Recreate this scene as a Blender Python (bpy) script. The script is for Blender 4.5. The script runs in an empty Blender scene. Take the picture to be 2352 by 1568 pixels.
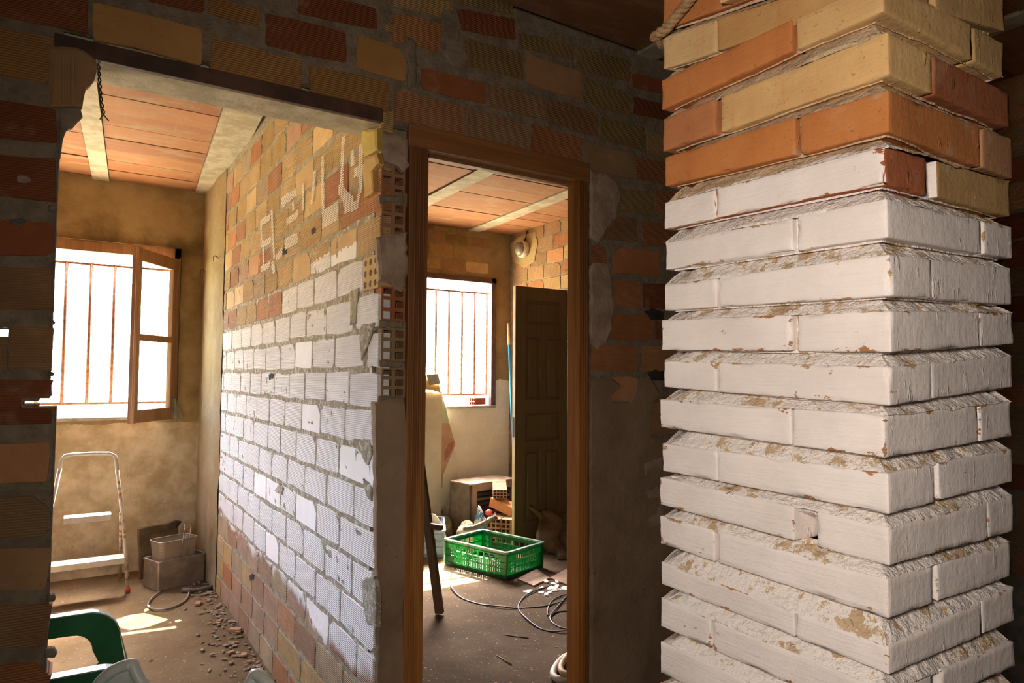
import bpy, bmesh, math, random
from mathutils import Vector, Matrix, noise
from mathutils.geometry import tessellate_polygon
random.seed(11)
SC = bpy.context.scene
COL = SC.collection
rad = math.radians
PI = math.pi

# ------------------------------------------------------------------ camera
F_PX, CX, CY = 1568.0, 1176.0, 784.0
CAM = Vector((0, 0, 1.375))
_yaw, _pit, _rol = rad(32.91), rad(2.88), rad(0.35)
FW = Vector((math.sin(_yaw) * math.cos(_pit), math.cos(_yaw) * math.cos(_pit), math.sin(_pit)))
_rt = Vector((math.cos(_yaw), -math.sin(_yaw), 0))
_up = _rt.cross(FW)
RT = _rt * math.cos(_rol) + _up * math.sin(_rol)
UP = -_rt * math.sin(_rol) + _up * math.cos(_rol)
cd = bpy.data.cameras.new('camera')
cam = bpy.data.objects.new('camera', cd)
COL.objects.link(cam)
cd.sensor_width = 36.0
cd.lens = 36.0 * F_PX / 2352.0
cd.clip_start = 0.05
cd.clip_end = 500
_m = Matrix((RT, UP, -FW)).transposed().to_4x4()
_m.translation = CAM
cam.matrix_world = _m
SC.camera = cam

# ------------------------------------------------------------------ light
SC.view_settings.view_transform = 'Standard'
SC.view_settings.look = 'None'
SC.view_settings.gamma = 1.0
SC.view_settings.use_curve_mapping = False
SC.view_settings.exposure = 0.0
w = bpy.data.worlds.new('sky')
SC.world = w
w.use_nodes = True
wn = w.node_tree
bg = wn.nodes['Background']
sky = wn.nodes.new('ShaderNodeTexSky')
sky.sky_type = 'NISHITA'
sky.sun_disc = False
sky.sun_elevation = rad(52)
sky.sun_rotation = rad(32.3)
sky.air_density = 0.8
sky.dust_density = 6.0
sky.ozone_density = 0.6
wn.links.new(sky.outputs[0], bg.inputs[0])
bg.inputs[1].default_value = 8.5

def lamp(name, kind, loc, energy, color, **kw):
    d = bpy.data.lights.new(name, kind)
    d.energy = energy
    d.color = color
    for k, v in kw.items():
        setattr(d, k, v)
    o = bpy.data.objects.new(name, d)
    o.location = loc
    COL.objects.link(o)
    return o

def aim(o, direction):
    o.rotation_euler = Vector(direction).to_track_quat('-Z', 'Y').to_euler()

SUN_DIR = Vector((-0.405, -0.680, -1.0)).normalized()
sun = lamp('sun', 'SUN', (6, 12, 12), 75.0, (1.0, 0.93, 0.80), angle=rad(0.53))
aim(sun, SUN_DIR)
# the flash on the camera's hot shoe lights the pillar and, far weaker, the wall behind it
flash = lamp('camera_flash', 'SPOT', (-0.18, -0.02, 1.50), 56.0, (1.0, 0.865, 0.755), shadow_soft_size=0.07,
             spot_size=rad(136), spot_blend=1.0)
aim(flash, Vector((0.76, 0.65, -0.03)))
# daylight portals in the two window openings and the added unseen left one
for nm_, lc, dr in (('window_portal', (0.1, 5.64, 1.66), (0, -1, 0)), ('window_portal', (2.85, 5.64, 1.66), (0, -1, 0)), ('window_portal', (-2.0, 2.85, 1.55), (1, 0, 0))):
    po = lamp(nm_, 'AREA', lc, 1.0, (1, 1, 1), shape='RECTANGLE', size=1.5, size_y=1.5)
    aim(po, dr)
    po.data.cycles.is_portal = True
# added unseen beam lamps imitating sunlight thrown back by an open leaf's glass
GL = Vector((0.36, -0.86, -1.12)).normalized()

# ------------------------------------------------------------------ measuring helpers
def ray(x, y):
    return FW + RT * ((x - CX) / F_PX) - UP * ((y - CY) / F_PX)

def on(ax, c, x, y):
    """Point of the plane ax = c seen at photograph pixel x, y."""
    d = ray(x, y)
    i = 'XYZ'.index(ax)
    return CAM + d * ((c - CAM[i]) / d[i])

for (a, b) in (((255, 1403), (372, 1417)),):
    pass
def glint(p, sx, sy, rot):
    c = Vector(p) - GL * 1.75
    o = lamp('glint_beam_lamp', 'AREA', c, 0.0, (1.0, 0.92, 0.74), shape='RECTANGLE', size=sx, size_y=sy)
    o.data.spread = rad(0.6)
    q = GL.to_track_quat('-Z', 'Y')
    o.rotation_euler = (q @ Matrix.Rotation(rad(rot), 3, 'Z').to_quaternion()).to_euler()
    o.data.energy = 60.0 * sx * sy
    return o
glint(on('Z', 0, 315, 1424), 0.20, 0.20, 8)
glint(on('Z', 0, 312, 1408), 0.24, 0.022, 16)
glint(on('Z', 0, 340, 1446), 0.25, 0.03, -24)
glint(on('Z', 0, 402, 1424), 0.06, 0.02, 0)

# ------------------------------------------------------------------ materials
def newmat(name):
    m = bpy.data.materials.new(name)
    m.use_nodes = True
    nt = m.node_tree
    return m, nt, nt.nodes['Principled BSDF']

class N:
    """Small node-building helper."""
    def __init__(s, nt):
        s.nt = nt
        s.geo = None
    def new(s, t):
        return s.nt.nodes.new(t)
    def put(s, sock, v):
        if isinstance(v, bpy.types.NodeSocket):
            s.nt.links.new(v, sock)
        elif isinstance(v, (tuple, list)):
            sock.default_value = (*v, 1.0) if len(v) == 3 and len(sock.default_value) == 4 else v
        else:
            sock.default_value = v
    def pos(s):
        if s.geo is None:
            s.geo = s.new('ShaderNodeNewGeometry')
        return s.geo.outputs['Position']
    def sep(s, v):
        n = s.new('ShaderNodeSeparateXYZ')
        s.put(n.inputs[0], v)
        return n.outputs
    def math(s, op, a, b=0.0, c=0.0, clamp=False):
        n = s.new('ShaderNodeMath')
        n.operation = op
        n.use_clamp = clamp
        s.put(n.inputs[0], a); s.put(n.inputs[1], b); s.put(n.inputs[2], c)
        return n.outputs[0]
    def vmul(s, v, k):
        n = s.new('ShaderNodeVectorMath')
        n.operation = 'MULTIPLY'
        s.put(n.inputs[0], v); s.put(n.inputs[1], k)
        return n.outputs[0]
    def vadd(s, v, k):
        n = s.new('ShaderNodeVectorMath')
        n.operation = 'ADD'
        s.put(n.inputs[0], v); s.put(n.inputs[1], k)
        return n.outputs[0]
    def noise(s, scale, detail=3.0, rough=0.6, vec=None, dist=0.0):
        n = s.new('ShaderNodeTexNoise')
        s.put(n.inputs['Vector'], s.pos() if vec is None else vec)
        n.inputs['Scale'].default_value = scale
        n.inputs['Detail'].default_value = detail
        n.inputs['Roughness'].default_value = rough
        n.inputs['Distortion'].default_value = dist
        return n.outputs[0]
    def step(s, v, lo, hi):
        n = s.new('ShaderNodeMapRange')
        n.interpolation_type = 'SMOOTHSTEP'
        s.put(n.inputs[0], v); s.put(n.inputs[1], lo); s.put(n.inputs[2], hi)
        n.inputs[3].default_value = 0.0
        n.inputs[4].default_value = 1.0
        return n.outputs[0]
    def lin(s, v, lo, hi, a, b):
        n = s.new('ShaderNodeMapRange')
        s.put(n.inputs[0], v)
        n.inputs[1].default_value = lo; n.inputs[2].default_value = hi
        n.inputs[3].default_value = a; n.inputs[4].default_value = b
        return n.outputs[0]
    def mix(s, f, a, b, mode='MIX'):
        n = s.new('ShaderNodeMix')
        n.data_type = 'RGBA'
        n.blend_type = mode
        s.put(n.inputs[0], f); s.put(n.inputs[6], a); s.put(n.inputs[7], b)
        return n.outputs[2]
    def bump(s, h, dist, strength=1.0, prev=None):
        n = s.new('ShaderNodeBump')
        n.inputs['Strength'].default_value = strength
        n.inputs['Distance'].default_value = dist
        s.put(n.inputs['Height'], h)
        if prev is not None:
            s.put(n.inputs['Normal'], prev)
        return n.outputs[0]
    def attr(s, name):
        n = s.new('ShaderNodeAttribute')
        n.attribute_type = 'OBJECT'
        n.attribute_name = name
        return n.outputs['Fac']
    def objcol(s):
        return s.new('ShaderNodeObjectInfo').outputs['Color']
    def objrand(s):
        return s.new('ShaderNodeObjectInfo').outputs['Random']

def simple(name, c1, c2, scale=8.0, rough=0.8, bump=0.002, bscale=60.0, metal=0.0, lo=0.35, hi=0.65, spec=0.5):
    m, nt, p = newmat(name)
    n = N(nt)
    col = n.mix(n.step(n.noise(scale, 5), lo, hi), c1, c2)
    n.put(p.inputs['Base Color'], col)
    p.inputs['Roughness'].default_value = rough
    p.inputs['Metallic'].default_value = metal
    p.inputs['Specular IOR Level'].default_value = spec
    if bump:
        n.put(p.inputs['Normal'], n.bump(n.noise(bscale, 4), bump))
    return m

def clay_material(name, ridged=True, paint=None):
    """Fired clay tinted by the object's own colour; some walls carry white paint."""
    m, nt, p = newmat(name)
    n = N(nt)
    base = n.objcol()
    off = n.vadd(n.pos(), n.vmul(n.new('ShaderNodeObjectInfo').outputs['Location'], (3.1, 3.1, 3.1)))
    v1 = n.noise(7.0, 5, 0.65, off)
    col = n.mix(n.step(v1, 0.3, 0.75), n.mix(1.0, base, (0.80, 0.74, 0.70), 'MULTIPLY'), base)
    pale = n.step(n.noise(11.0, 4, 0.6, off), 0.56, 0.78)
    col = n.mix(n.math('MULTIPLY', pale, 0.35), col, (0.52, 0.38, 0.24))
    specks = n.step(n.noise(140.0, 2), 0.66, 0.72)
    col = n.mix(n.math('MULTIPLY', specks, 0.5), col, (0.10, 0.07, 0.04))
    z = n.sep(n.pos())[2]
    hgt = n.math('MULTIPLY', n.noise(90.0, 4), 0.5)
    rough = 0.85
    bmp = n.bump(hgt, 0.0015)
    if ridged:
        rz = n.math('SINE', n.math('MULTIPLY', n.math('ADD', z, n.math('MULTIPLY', n.objrand(), 0.006)), 2 * PI / 0.0066))
        on_ = n.step(n.objrand(), 0.10, 0.16)
        bmp = n.bump(n.math('MULTIPLY', rz, on_), 0.0013, 1.0, bmp)
        gro = n.math('MULTIPLY', n.step(rz, -0.2, -0.9), on_)
        col = n.mix(n.math('MULTIPLY', gro, 0.35), col, n.mix(1.0, base, (0.45, 0.40, 0.36), 'MULTIPLY'))
    if paint == 'partition':
        y = n.sep(n.pos())[1]
        wob = n.math('MULTIPLY', n.math('SUBTRACT', n.noise(5.0, 4), 0.5), 0.12)
        wob2 = n.math('MULTIPLY', n.math('SUBTRACT', n.noise(2.2, 3), 0.5), 0.30)
        top = n.lin(y, 2.1, 4.7, 1.895, 1.775)
        bot = n.math('ADD', n.math('ADD', n.lin(y, 2.1, 4.7, 0.40, 0.47), wob), wob2)
        tw = n.math('ADD', top, n.math('MULTIPLY', n.math('SUBTRACT', n.noise(40.0, 3), 0.5), 0.05))
        tw = n.math('ADD', tw, n.math('MULTIPLY', n.math('SUBTRACT', n.objrand(), 0.5), 0.11))
        mask = n.math('MULTIPLY', n.math('LESS_THAN', z, tw), n.step(z, bot, n.math('ADD', bot, 0.05)))
        chip = n.step(n.noise(55.0, 4, 0.7), 0.67, 0.72)
        mask = n.math('MULTIPLY', mask, n.math('SUBTRACT', 1.0, chip))
        mask = n.math('MULTIPLY', mask, n.attr('paint'))
        pc = n.mix(n.step(n.noise(6.0, 4), 0.35, 0.7), (0.82, 0.765, 0.71), (0.87, 0.83, 0.80))
        thin = n.step(n.noise(3.0, 3), 0.45, 0.75)
        low = n.step(z, 0.75, 0.35)
        pc = n.mix(n.math('MULTIPLY', n.math('MULTIPLY', thin, low), 0.75), pc, (0.60, 0.42, 0.31))
        col = n.mix(mask, col, pc)
    if paint == 'pillar':
        nrm = n.sep(n.geo.outputs['True Normal'] if n.geo else n.pos())
        left = n.math('LESS_THAN', nrm[0], -0.55)
        pl, pr = n.attr('paint_left'), n.attr('paint_right')
        tgt = n.math('ADD', n.math('MULTIPLY', left, pl), n.math('MULTIPLY', n.math('SUBTRACT', 1.0, left), pr))
        wear = n.noise(38.0, 6, 0.72, n.vmul(n.pos(), (1, 1, 2.2)))
        big = n.noise(6.0, 3, 0.6)
        bare = n.math('ADD', n.math('MULTIPLY', wear, 0.72), n.math('MULTIPLY', big, 0.28))
        ea = n.new('ShaderNodeAttribute'); ea.attribute_name = 'edge'
        bare = n.math('ADD', bare, n.math('MULTIPLY', ea.outputs['Fac'], n.lin(n.noise(16.0, 2, 0.5), 0.42, 0.62, 0.0, 0.16)))
        mask = n.math('LESS_THAN', bare, n.math('ADD', 0.02, n.math('MULTIPLY', tgt, 0.635)))
        streak = n.noise(1.0, 3, 0.6, n.vmul(off, (34, 34, 3)))
        col = n.mix(n.math('MULTIPLY', n.step(streak, 0.52, 0.72), 0.40), col, n.mix(1.0, col, (0.95, 0.66, 0.42), 'MULTIPLY'))
        sm = n.step(n.noise(16.0, 5, 0.65, off), 0.60, 0.70)
        col = n.mix(n.math('MULTIPLY', sm, 0.5), col, (0.42, 0.31, 0.20))
        pc = n.mix(n.step(n.noise(9.0, 5), 0.3, 0.7), (0.69, 0.625, 0.585), (0.79, 0.725, 0.69))
        br1 = n.noise(30.0, 5, 0.65, n.vmul(n.pos(), (0.6, 0.6, 9.0)))
        br2 = n.noise(26.0, 5, 0.65, n.vmul(n.pos(), (5.0, 5.0, 0.5)))
        drip = n.step(n.noise(20.0, 4, 0.6, n.vmul(n.pos(), (3.0, 3.0, 1.0))), 0.62, 0.70)
        fm = n.new('ShaderNodeMix'); n.put(fm.inputs[0], left); n.put(fm.inputs[2], n.math('ADD', n.math('MULTIPLY', br2, 0.45), n.math('MULTIPLY', drip, 0.7))); n.put(fm.inputs[3], br1)
        brush = fm.outputs[0]
        pc = n.mix(n.math('MULTIPLY', n.step(brush, 0.5, 0.8), 0.35), pc, (0.62, 0.56, 0.52))
        col = n.mix(mask, col, pc)
        bmp = n.bump(n.math('ADD', n.math('MULTIPLY', mask, 0.5), n.math('ADD', n.math('MULTIPLY', brush, 0.8), n.math('MULTIPLY', n.noise(75.0, 4, 0.65), 0.6))), 0.0015, 1.0, bmp)
        nt.links.new(n.math('SUBTRACT', 0.9, n.math('MULTIPLY', mask, 0.38)), p.inputs['Roughness'])
    else:
        p.inputs['Roughness'].default_value = rough
    p.inputs['Specular IOR Level'].default_value = 0.3
    n.put(p.inputs['Base Color'], col)
    n.put(p.inputs['Normal'], bmp)
    return m

def mortar_material(name, c1, c2, paint=None):
    m, nt, p = newmat(name)
    n = N(nt)
    col = n.mix(n.step(n.noise(25.0, 5), 0.3, 0.7), c1, c2)
    dark = n.step(n.noise(70.0, 4, 0.7), 0.60, 0.70)
    col = n.mix(n.math('MULTIPLY', dark, 0.55), col, (0.05, 0.04, 0.025))
    z = n.sep(n.pos())[2]
    if paint == 'partition':
        y = n.sep(n.pos())[1]
        mask = n.math('MULTIPLY', n.math('LESS_THAN', z, n.lin(y, 2.1, 4.7, 1.93, 1.79)), n.math('GREATER_THAN', z, 0.45))
        mask = n.math('MULTIPLY', mask, n.step(n.noise(48.0, 4, 0.75), 0.52, 0.60))
        far = n.lin(y, 2.0, 4.6, 0.55, 1.0)
        col = n.mix(n.math('MULTIPLY', mask, far), col, (0.74, 0.68, 0.60))
    if paint == 'pillar':
        x = n.sep(n.pos())[0]
        lim = n.math('SUBTRACT', 1.655, n.math('MULTIPLY', n.math('SUBTRACT', x, 0.796), 0.24))
        lim = n.math('ADD', lim, n.math('MULTIPLY', n.math('SUBTRACT', n.noise(14.0, 4), 0.5), 0.05))
        a = n.noise(34.0, 6, 0.75)
        b = n.noise(9.0, 3, 0.6)
        cov = n.math('ADD', n.math('MULTIPLY', a, 0.62), n.math('MULTIPLY', b, 0.38))
        mask = n.math('MULTIPLY', n.math('LESS_THAN', z, lim), n.math('LESS_THAN', cov, 0.548))
        col = n.mix(mask, col, (0.75, 0.69, 0.645))
        nt.links.new(n.math('SUBTRACT', 0.95, n.math('MULTIPLY', mask, 0.45)), p.inputs['Roughness'])
    else:
        p.inputs['Roughness'].default_value = 0.95
    p.inputs['Specular IOR Level'].default_value = 0.25
    n.put(p.inputs['Base Color'], col)
    h = n.math('ADD', n.math('MULTIPLY', n.noise(160.0, 3), 0.4), n.noise(45.0, 5, 0.7))
    n.put(p.inputs['Normal'], n.bump(h, 0.008))
    return m

M = {}
M['clay'] = clay_material('hollow_brick_clay')
M['clay_partition'] = clay_material('partition_brick_clay', True, 'partition')
M['clay_pillar'] = clay_material('pillar_brick_clay', False, 'pillar')
M['clay_plain'] = clay_material('smooth_clay', False)
M['mortar'] = mortar_material('grey_mortar', (0.185, 0.14, 0.09), (0.28, 0.22, 0.15))
M['mortar_partition'] = mortar_material('partition_mortar', (0.22, 0.18, 0.115), (0.38, 0.32, 0.225), 'partition')
M['mortar_pillar'] = mortar_material('pillar_mortar', (0.46, 0.33, 0.20), (0.56, 0.42, 0.27), 'pillar')
M['plaster_patch'] = simple('rough_render', (0.27, 0.185, 0.125), (0.40, 0.29, 0.20), 14, 0.95, 0.006, 40)
M['concrete'] = simple('pale_concrete', (0.30, 0.255, 0.175), (0.44, 0.39, 0.29), 12, 0.9, 0.003, 60)
M['dark_wood'] = simple('dark_wood', (0.05, 0.022, 0.012), (0.10, 0.045, 0.022), 10, 0.7)

def wood_material(name, c1, c2, c3, axis=2, fine=55.0):
    m, nt, p = newmat(name)
    n = N(nt)
    sc = [fine, fine, fine]
    sc[axis] = fine * 0.045
    g = n.noise(1.0, 5, 0.65, n.vmul(n.pos(), tuple(sc)), 0.6)
    col = n.mix(n.step(g, 0.3, 0.7), c1, c2)
    b = n.noise(1.0, 3, 0.5, n.vmul(n.pos(), tuple(0.12 * s_ for s_ in sc)))
    col = n.mix(n.math('MULTIPLY', n.step(b, 0.5, 0.7), 0.7), col, c3)
    n.put(p.inputs['Base Color'], col)
    p.inputs['Roughness'].default_value = 0.55
    n.put(p.inputs['Normal'], n.bump(g, 0.0012))
    return m
M['frame_wood'] = wood_material('varnished_door_frame_wood', (0.27, 0.098, 0.016), (0.40, 0.165, 0.030), (0.075, 0.024, 0.006))
M['frame_wood_x'] = wood_material('varnished_door_head_wood', (0.19, 0.075, 0.022), (0.29, 0.12, 0.033), (0.07, 0.027, 0.01), 0)
M['window_wood'] = wood_material('weathered_window_wood', (0.25, 0.125, 0.055), (0.36, 0.20, 0.09), (0.15, 0.07, 0.03))
M['window_dark'] = simple('dark_brown_window_paint', (0.06, 0.03, 0.02), (0.11, 0.06, 0.045), 12, 0.6)
M['old_door'] = wood_material('old_brown_door_paint', (0.115, 0.075, 0.028), (0.15, 0.10, 0.04), (0.08, 0.05, 0.02))
M['door_edge'] = simple('bare_door_edge', (0.50, 0.38, 0.17), (0.60, 0.47, 0.24), 10)
M['iron'] = simple('rusty_iron_bar', (0.12, 0.055, 0.03), (0.24, 0.12, 0.07), 30, 0.8)
M['steel'] = simple('brushed_steel', (0.28, 0.225, 0.165), (0.42, 0.35, 0.27), 9, 0.42, 0.0004, 120, 0.65)
M['steel_dark'] = simple('sooty_steel', (0.05, 0.04, 0.03), (0.09, 0.07, 0.05), 9, 0.7)
M['ladder_paint'] = simple('white_ladder_enamel', (0.42, 0.37, 0.27), (0.52, 0.46, 0.36), 20, 0.35, 0.0006, 90)
M['ladder_rust'] = simple('rusted_ladder_tube', (0.50, 0.43, 0.31), (0.26, 0.11, 0.03), 26, 0.6, 0.001, 90, lo=0.50, hi=0.62)
M['red_rubber'] = simple('red_rubber', (0.55, 0.10, 0.04), (0.62, 0.16, 0.07), 20, 0.7)
M['black_rubber'] = simple('black_rubber', (0.025, 0.022, 0.02), (0.05, 0.042, 0.035), 20, 0.5)
M['cable_grey'] = simple('dusty_cable', (0.16, 0.12, 0.08), (0.24, 0.19, 0.13), 20, 0.7)
M['white_board'] = simple('whitewashed_board', (0.56, 0.50, 0.36), (0.64, 0.58, 0.45), 5, 0.85, 0.002, 40)
M['paper'] = simple('old_newspaper', (0.74, 0.70, 0.60), (0.60, 0.52, 0.42), 9, 0.9)
M['cardboard'] = simple('cardboard', (0.62, 0.38, 0.15), (0.70, 0.47, 0.22), 9, 0.9)
M['grey_card'] = simple('grey_card', (0.34, 0.32, 0.27), (0.44, 0.41, 0.35), 9, 0.9)
M['blue_plastic'] = simple('grey_blue_plastic', (0.20, 0.26, 0.38), (0.30, 0.36, 0.50), 9, 0.45, 0.0005)
M['black_plastic'] = simple('black_plastic', (0.015, 0.015, 0.015), (0.03, 0.03, 0.03), 9, 0.45, 0.0005)
M['sack'] = simple('dusty_sackcloth', (0.36, 0.29, 0.16), (0.62, 0.56, 0.42), 9, 0.95, 0.004, 60)
M['dark_cloth'] = simple('dirty_brown_cloth', (0.09, 0.06, 0.03), (0.17, 0.115, 0.055), 9, 0.95, 0.004, 60)
M['bag'] = simple('printed_plastic_bag', (0.70, 0.72, 0.70), (0.06, 0.24, 0.42), 16, 0.4, 0.001, 50, lo=0.48, hi=0.52)
M['red_plastic'] = simple('red_plastic', (0.55, 0.06, 0.04), (0.62, 0.10, 0.06), 16, 0.4)
M['blue_paint'] = simple('blue_handle', (0.03, 0.36, 0.62), (0.05, 0.42, 0.68), 16, 0.4, 0)
M['pale_wood'] = simple('pale_stick_wood', (0.60, 0.44, 0.20), (0.70, 0.54, 0.28), 16, 0.6)
M['grey_wood'] = simple('weathered_stick', (0.07, 0.052, 0.038), (0.15, 0.115, 0.08), 16, 0.8)
M['dark_plank'] = wood_material('dark_stained_plank', (0.055, 0.028, 0.015), (0.10, 0.05, 0.025), (0.035, 0.016, 0.01))
M['chair_green'] = simple('green_plastic', (0.012, 0.085, 0.030), (0.020, 0.115, 0.042), 7, 0.32, 0.0003, 90, lo=0.3, hi=0.7)
M['chair_edge'] = simple('highlit_green_plastic_rim', (0.20, 0.30, 0.24), (0.44, 0.50, 0.46), 14, 0.4, 0.0004, 90)  # pale green puts the window highlight on arms and rims into the colour
M['pale_rim'] = simple('window_lit_pale_plastic', (0.46, 0.54, 0.49), (0.62, 0.66, 0.62), 14, 0.4, 0.0004, 90)  # paler still, window light on the chair back painted into its colour
M['rubble'] = simple('rubble_bits', (0.20, 0.125, 0.075), (0.33, 0.23, 0.155), 30, 0.95)
M['white_chip'] = simple('plaster_chip', (0.62, 0.58, 0.54), (0.72, 0.68, 0.64), 30, 0.9)
M['tile_floor'] = simple('broken_floor_tile', (0.18, 0.10, 0.065), (0.26, 0.16, 0.10), 9, 0.7)
M['rope'] = simple('hemp_rope', (0.20, 0.12, 0.05), (0.32, 0.20, 0.09), 60, 0.95, 0.003, 160)
M['hole_shade'] = simple('hole_shade_black', (0.006, 0.005, 0.004), (0.01, 0.008, 0.006), 20, 1.0, 0)  # painted shade for flat patches standing in for holes
M['wire'] = simple('black_wire', (0.02, 0.015, 0.01), (0.05, 0.035, 0.02), 40, 0.5)
M['lamp_metal'] = simple('dusty_lamp_metal', (0.55, 0.48, 0.36), (0.66, 0.60, 0.48), 30, 0.5)
M['lamp_glass'] = simple('grimy_lamp_glass', (0.16, 0.14, 0.11), (0.26, 0.23, 0.18), 30, 0.25)
M['white_paint'] = simple('white_wall_paint', (0.78, 0.72, 0.62), (0.82, 0.77, 0.68), 30, 0.8)
M['bush'] = simple('bush_leaves', (0.10, 0.16, 0.04), (0.22, 0.28, 0.09), 3, 0.9, 0)
M['hill'] = simple('dry_grass_hill', (0.40, 0.34, 0.20), (0.48, 0.43, 0.28), 0.3, 0.95, 0)
M['house_wall'] = simple('cream_house_wall', (0.70, 0.64, 0.54), (0.75, 0.70, 0.60), 1, 0.9, 0)
M['house_roof'] = simple('clay_roof', (0.50, 0.22, 0.10), (0.58, 0.28, 0.14), 3, 0.9, 0)
M['house_dark'] = simple('house_window_dark', (0.02, 0.02, 0.02), (0.03, 0.03, 0.03), 3, 0.4, 0)

def crate_green():
    m, nt, p = newmat('translucent_green_plastic')
    n = N(nt)
    p.inputs['Base Color'].default_value = (0.010, 0.115, 0.040, 1)
    p.inputs['Roughness'].default_value = 0.35
    tr = n.new('ShaderNodeBsdfTranslucent')
    tr.inputs[0].default_value = (0.0, 0.55, 0.16, 1)
    mx = n.new('ShaderNodeMixShader')
    mx.inputs[0].default_value = 0.30
    nt.links.new(p.outputs[0], mx.inputs[1])
    nt.links.new(tr.outputs[0], mx.inputs[2])
    nt.links.new(mx.outputs[0], nt.nodes['Material Output'].inputs[0])
    return m
M['crate_green'] = crate_green()
M['crate_rim'] = simple('worn_sunlit_crate_rim', (0.07, 0.19, 0.11), (0.30, 0.40, 0.33), 30, 0.28, 0.0004, 90)  # worn plastic, its sunlit sheen paled into the colour

def glass():
    m, nt, p = newmat('window_glass')
    n = N(nt)
    nt.nodes.remove(p)
    t = n.new('ShaderNodeBsdfTransparent')
    t.inputs[0].default_value = (0.86, 0.92, 0.90, 1)
    g = n.new('ShaderNodeBsdfGlossy')
    g.inputs['Roughness'].default_value = 0.05
    lw = n.new('ShaderNodeLayerWeight')
    lw.inputs[0].default_value = 0.12
    mx = n.new('ShaderNodeMixShader')
    nt.links.new(n.math('MULTIPLY', lw.outputs['Fresnel'], 0.5), mx.inputs[0])
    nt.links.new(t.outputs[0], mx.inputs[1])
    nt.links.new(g.outputs[0], mx.inputs[2])
    nt.links.new(mx.outputs[0], nt.nodes['Material Output'].inputs[0])
    return m
M['glass'] = glass()

def wall_plaster(name, ochre1, ochre2, dark, white=None, wz=1.3, lower=False):
    m, nt, p = newmat(name)
    n = N(nt)
    col = n.mix(n.step(n.noise(3.2, 6, 0.62), 0.3, 0.68), ochre1, ochre2)
    col = n.mix(n.math('MULTIPLY', n.step(n.noise(2.0, 4, 0.6, n.vadd(n.pos(), (5, 0, 9))), 0.52, 0.72), 0.75), col, dark)
    sp = n.step(n.noise(46.0, 3, 0.6), 0.67, 0.73)
    z = n.sep(n.pos())[2]
    if white:
        wob = n.math('MULTIPLY', n.math('SUBTRACT', n.noise(9.0, 4), 0.5), 0.12)
        k = n.math('LESS_THAN', n.math('ADD', z, wob), wz)
        wc = n.mix(n.step(n.noise(4.0, 5), 0.35, 0.7), white, tuple(0.86 * c for c in white))
        wc = n.mix(n.math('MULTIPLY', n.step(n.noise(7.0, 5), 0.5, 0.7), n.step(z, 0.45, 0.1)), wc, (0.22, 0.20, 0.15))
        col = n.mix(k, col, wc)
    else:
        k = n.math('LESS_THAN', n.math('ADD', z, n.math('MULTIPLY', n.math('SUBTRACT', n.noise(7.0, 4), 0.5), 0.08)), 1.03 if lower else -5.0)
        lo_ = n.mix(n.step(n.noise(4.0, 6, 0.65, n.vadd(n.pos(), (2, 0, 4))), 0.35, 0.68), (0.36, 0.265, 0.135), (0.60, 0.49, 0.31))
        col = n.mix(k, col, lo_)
        soot = n.math('MULTIPLY', n.step(n.noise(1.6, 4, 0.6, n.vadd(n.pos(), (1.3, 0, 2.2))), 0.50, 0.72), n.step(z, 1.0, 0.55))
        col = n.mix(n.math('MULTIPLY', soot, 0.85), col, (0.12, 0.085, 0.045))
    col = n.mix(n.math('MULTIPLY', sp, 0.6), col, (0.12, 0.08, 0.04))
    n.put(p.inputs['Base Color'], col)
    p.inputs['Roughness'].default_value = 0.95
    p.inputs['Specular IOR Level'].default_value = 0.15
    n.put(p.inputs['Normal'], n.bump(n.noise(24.0, 6, 0.65), 0.008))
    return m
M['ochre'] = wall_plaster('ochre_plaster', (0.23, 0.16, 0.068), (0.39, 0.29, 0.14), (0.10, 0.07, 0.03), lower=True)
M['ochre_white'] = wall_plaster('ochre_and_white_plaster', (0.25, 0.17, 0.078), (0.36, 0.26, 0.13), (0.12, 0.085, 0.045), (0.82, 0.76, 0.61), 1.34)
M['strip'] = wall_plaster('pale_strip_plaster', (0.26, 0.18, 0.09), (0.33, 0.25, 0.14), (0.28, 0.16, 0.06))
M['front_plaster'] = wall_plaster('brown_render', (0.22, 0.145, 0.088), (0.33, 0.225, 0.14), (0.13, 0.085, 0.05))

def floor_material(name, c1, c2, far=None):
    m, nt, p = newmat(name)
    n = N(nt)
    c = n.mix(n.step(n.noise(2.0, 6, 0.62), 0.3, 0.7), c1, c2)
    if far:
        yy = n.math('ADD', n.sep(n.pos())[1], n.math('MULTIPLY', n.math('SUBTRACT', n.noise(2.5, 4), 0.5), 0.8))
        c = n.mix(n.step(yy, 3.85, 4.5), c, far)  # floor colour turns paler towards the back wall
    c = n.mix(n.math('MULTIPLY', n.step(n.noise(60.0, 3, 0.6), 0.64, 0.70), 0.6), c, (0.42, 0.35, 0.28))
    c = n.mix(n.math('MULTIPLY', n.step(n.noise(33.0, 3, 0.6), 0.65, 0.72), 0.7), c, (0.09, 0.06, 0.04))
    c = n.mix(n.math('MULTIPLY', n.step(n.noise(1.1, 4, 0.6, n.vadd(n.pos(), (3, 7, 0))), 0.5, 0.75), 0.5), c, (0.135, 0.088, 0.05))
    n.put(p.inputs['Base Color'], c)
    p.inputs['Roughness'].default_value = 0.95
    p.inputs['Specular IOR Level'].default_value = 0.08
    n.put(p.inputs['Normal'], n.bump(n.noise(30.0, 6, 0.7), 0.008))
    return m
M['floor'] = floor_material('dusty_cement_floor', (0.135, 0.086, 0.042), (0.205, 0.14, 0.075))
M['floor_dark'] = floor_material('dark_near_floor', (0.050, 0.034, 0.023), (0.088, 0.062, 0.042), (0.24, 0.175, 0.11))

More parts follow.
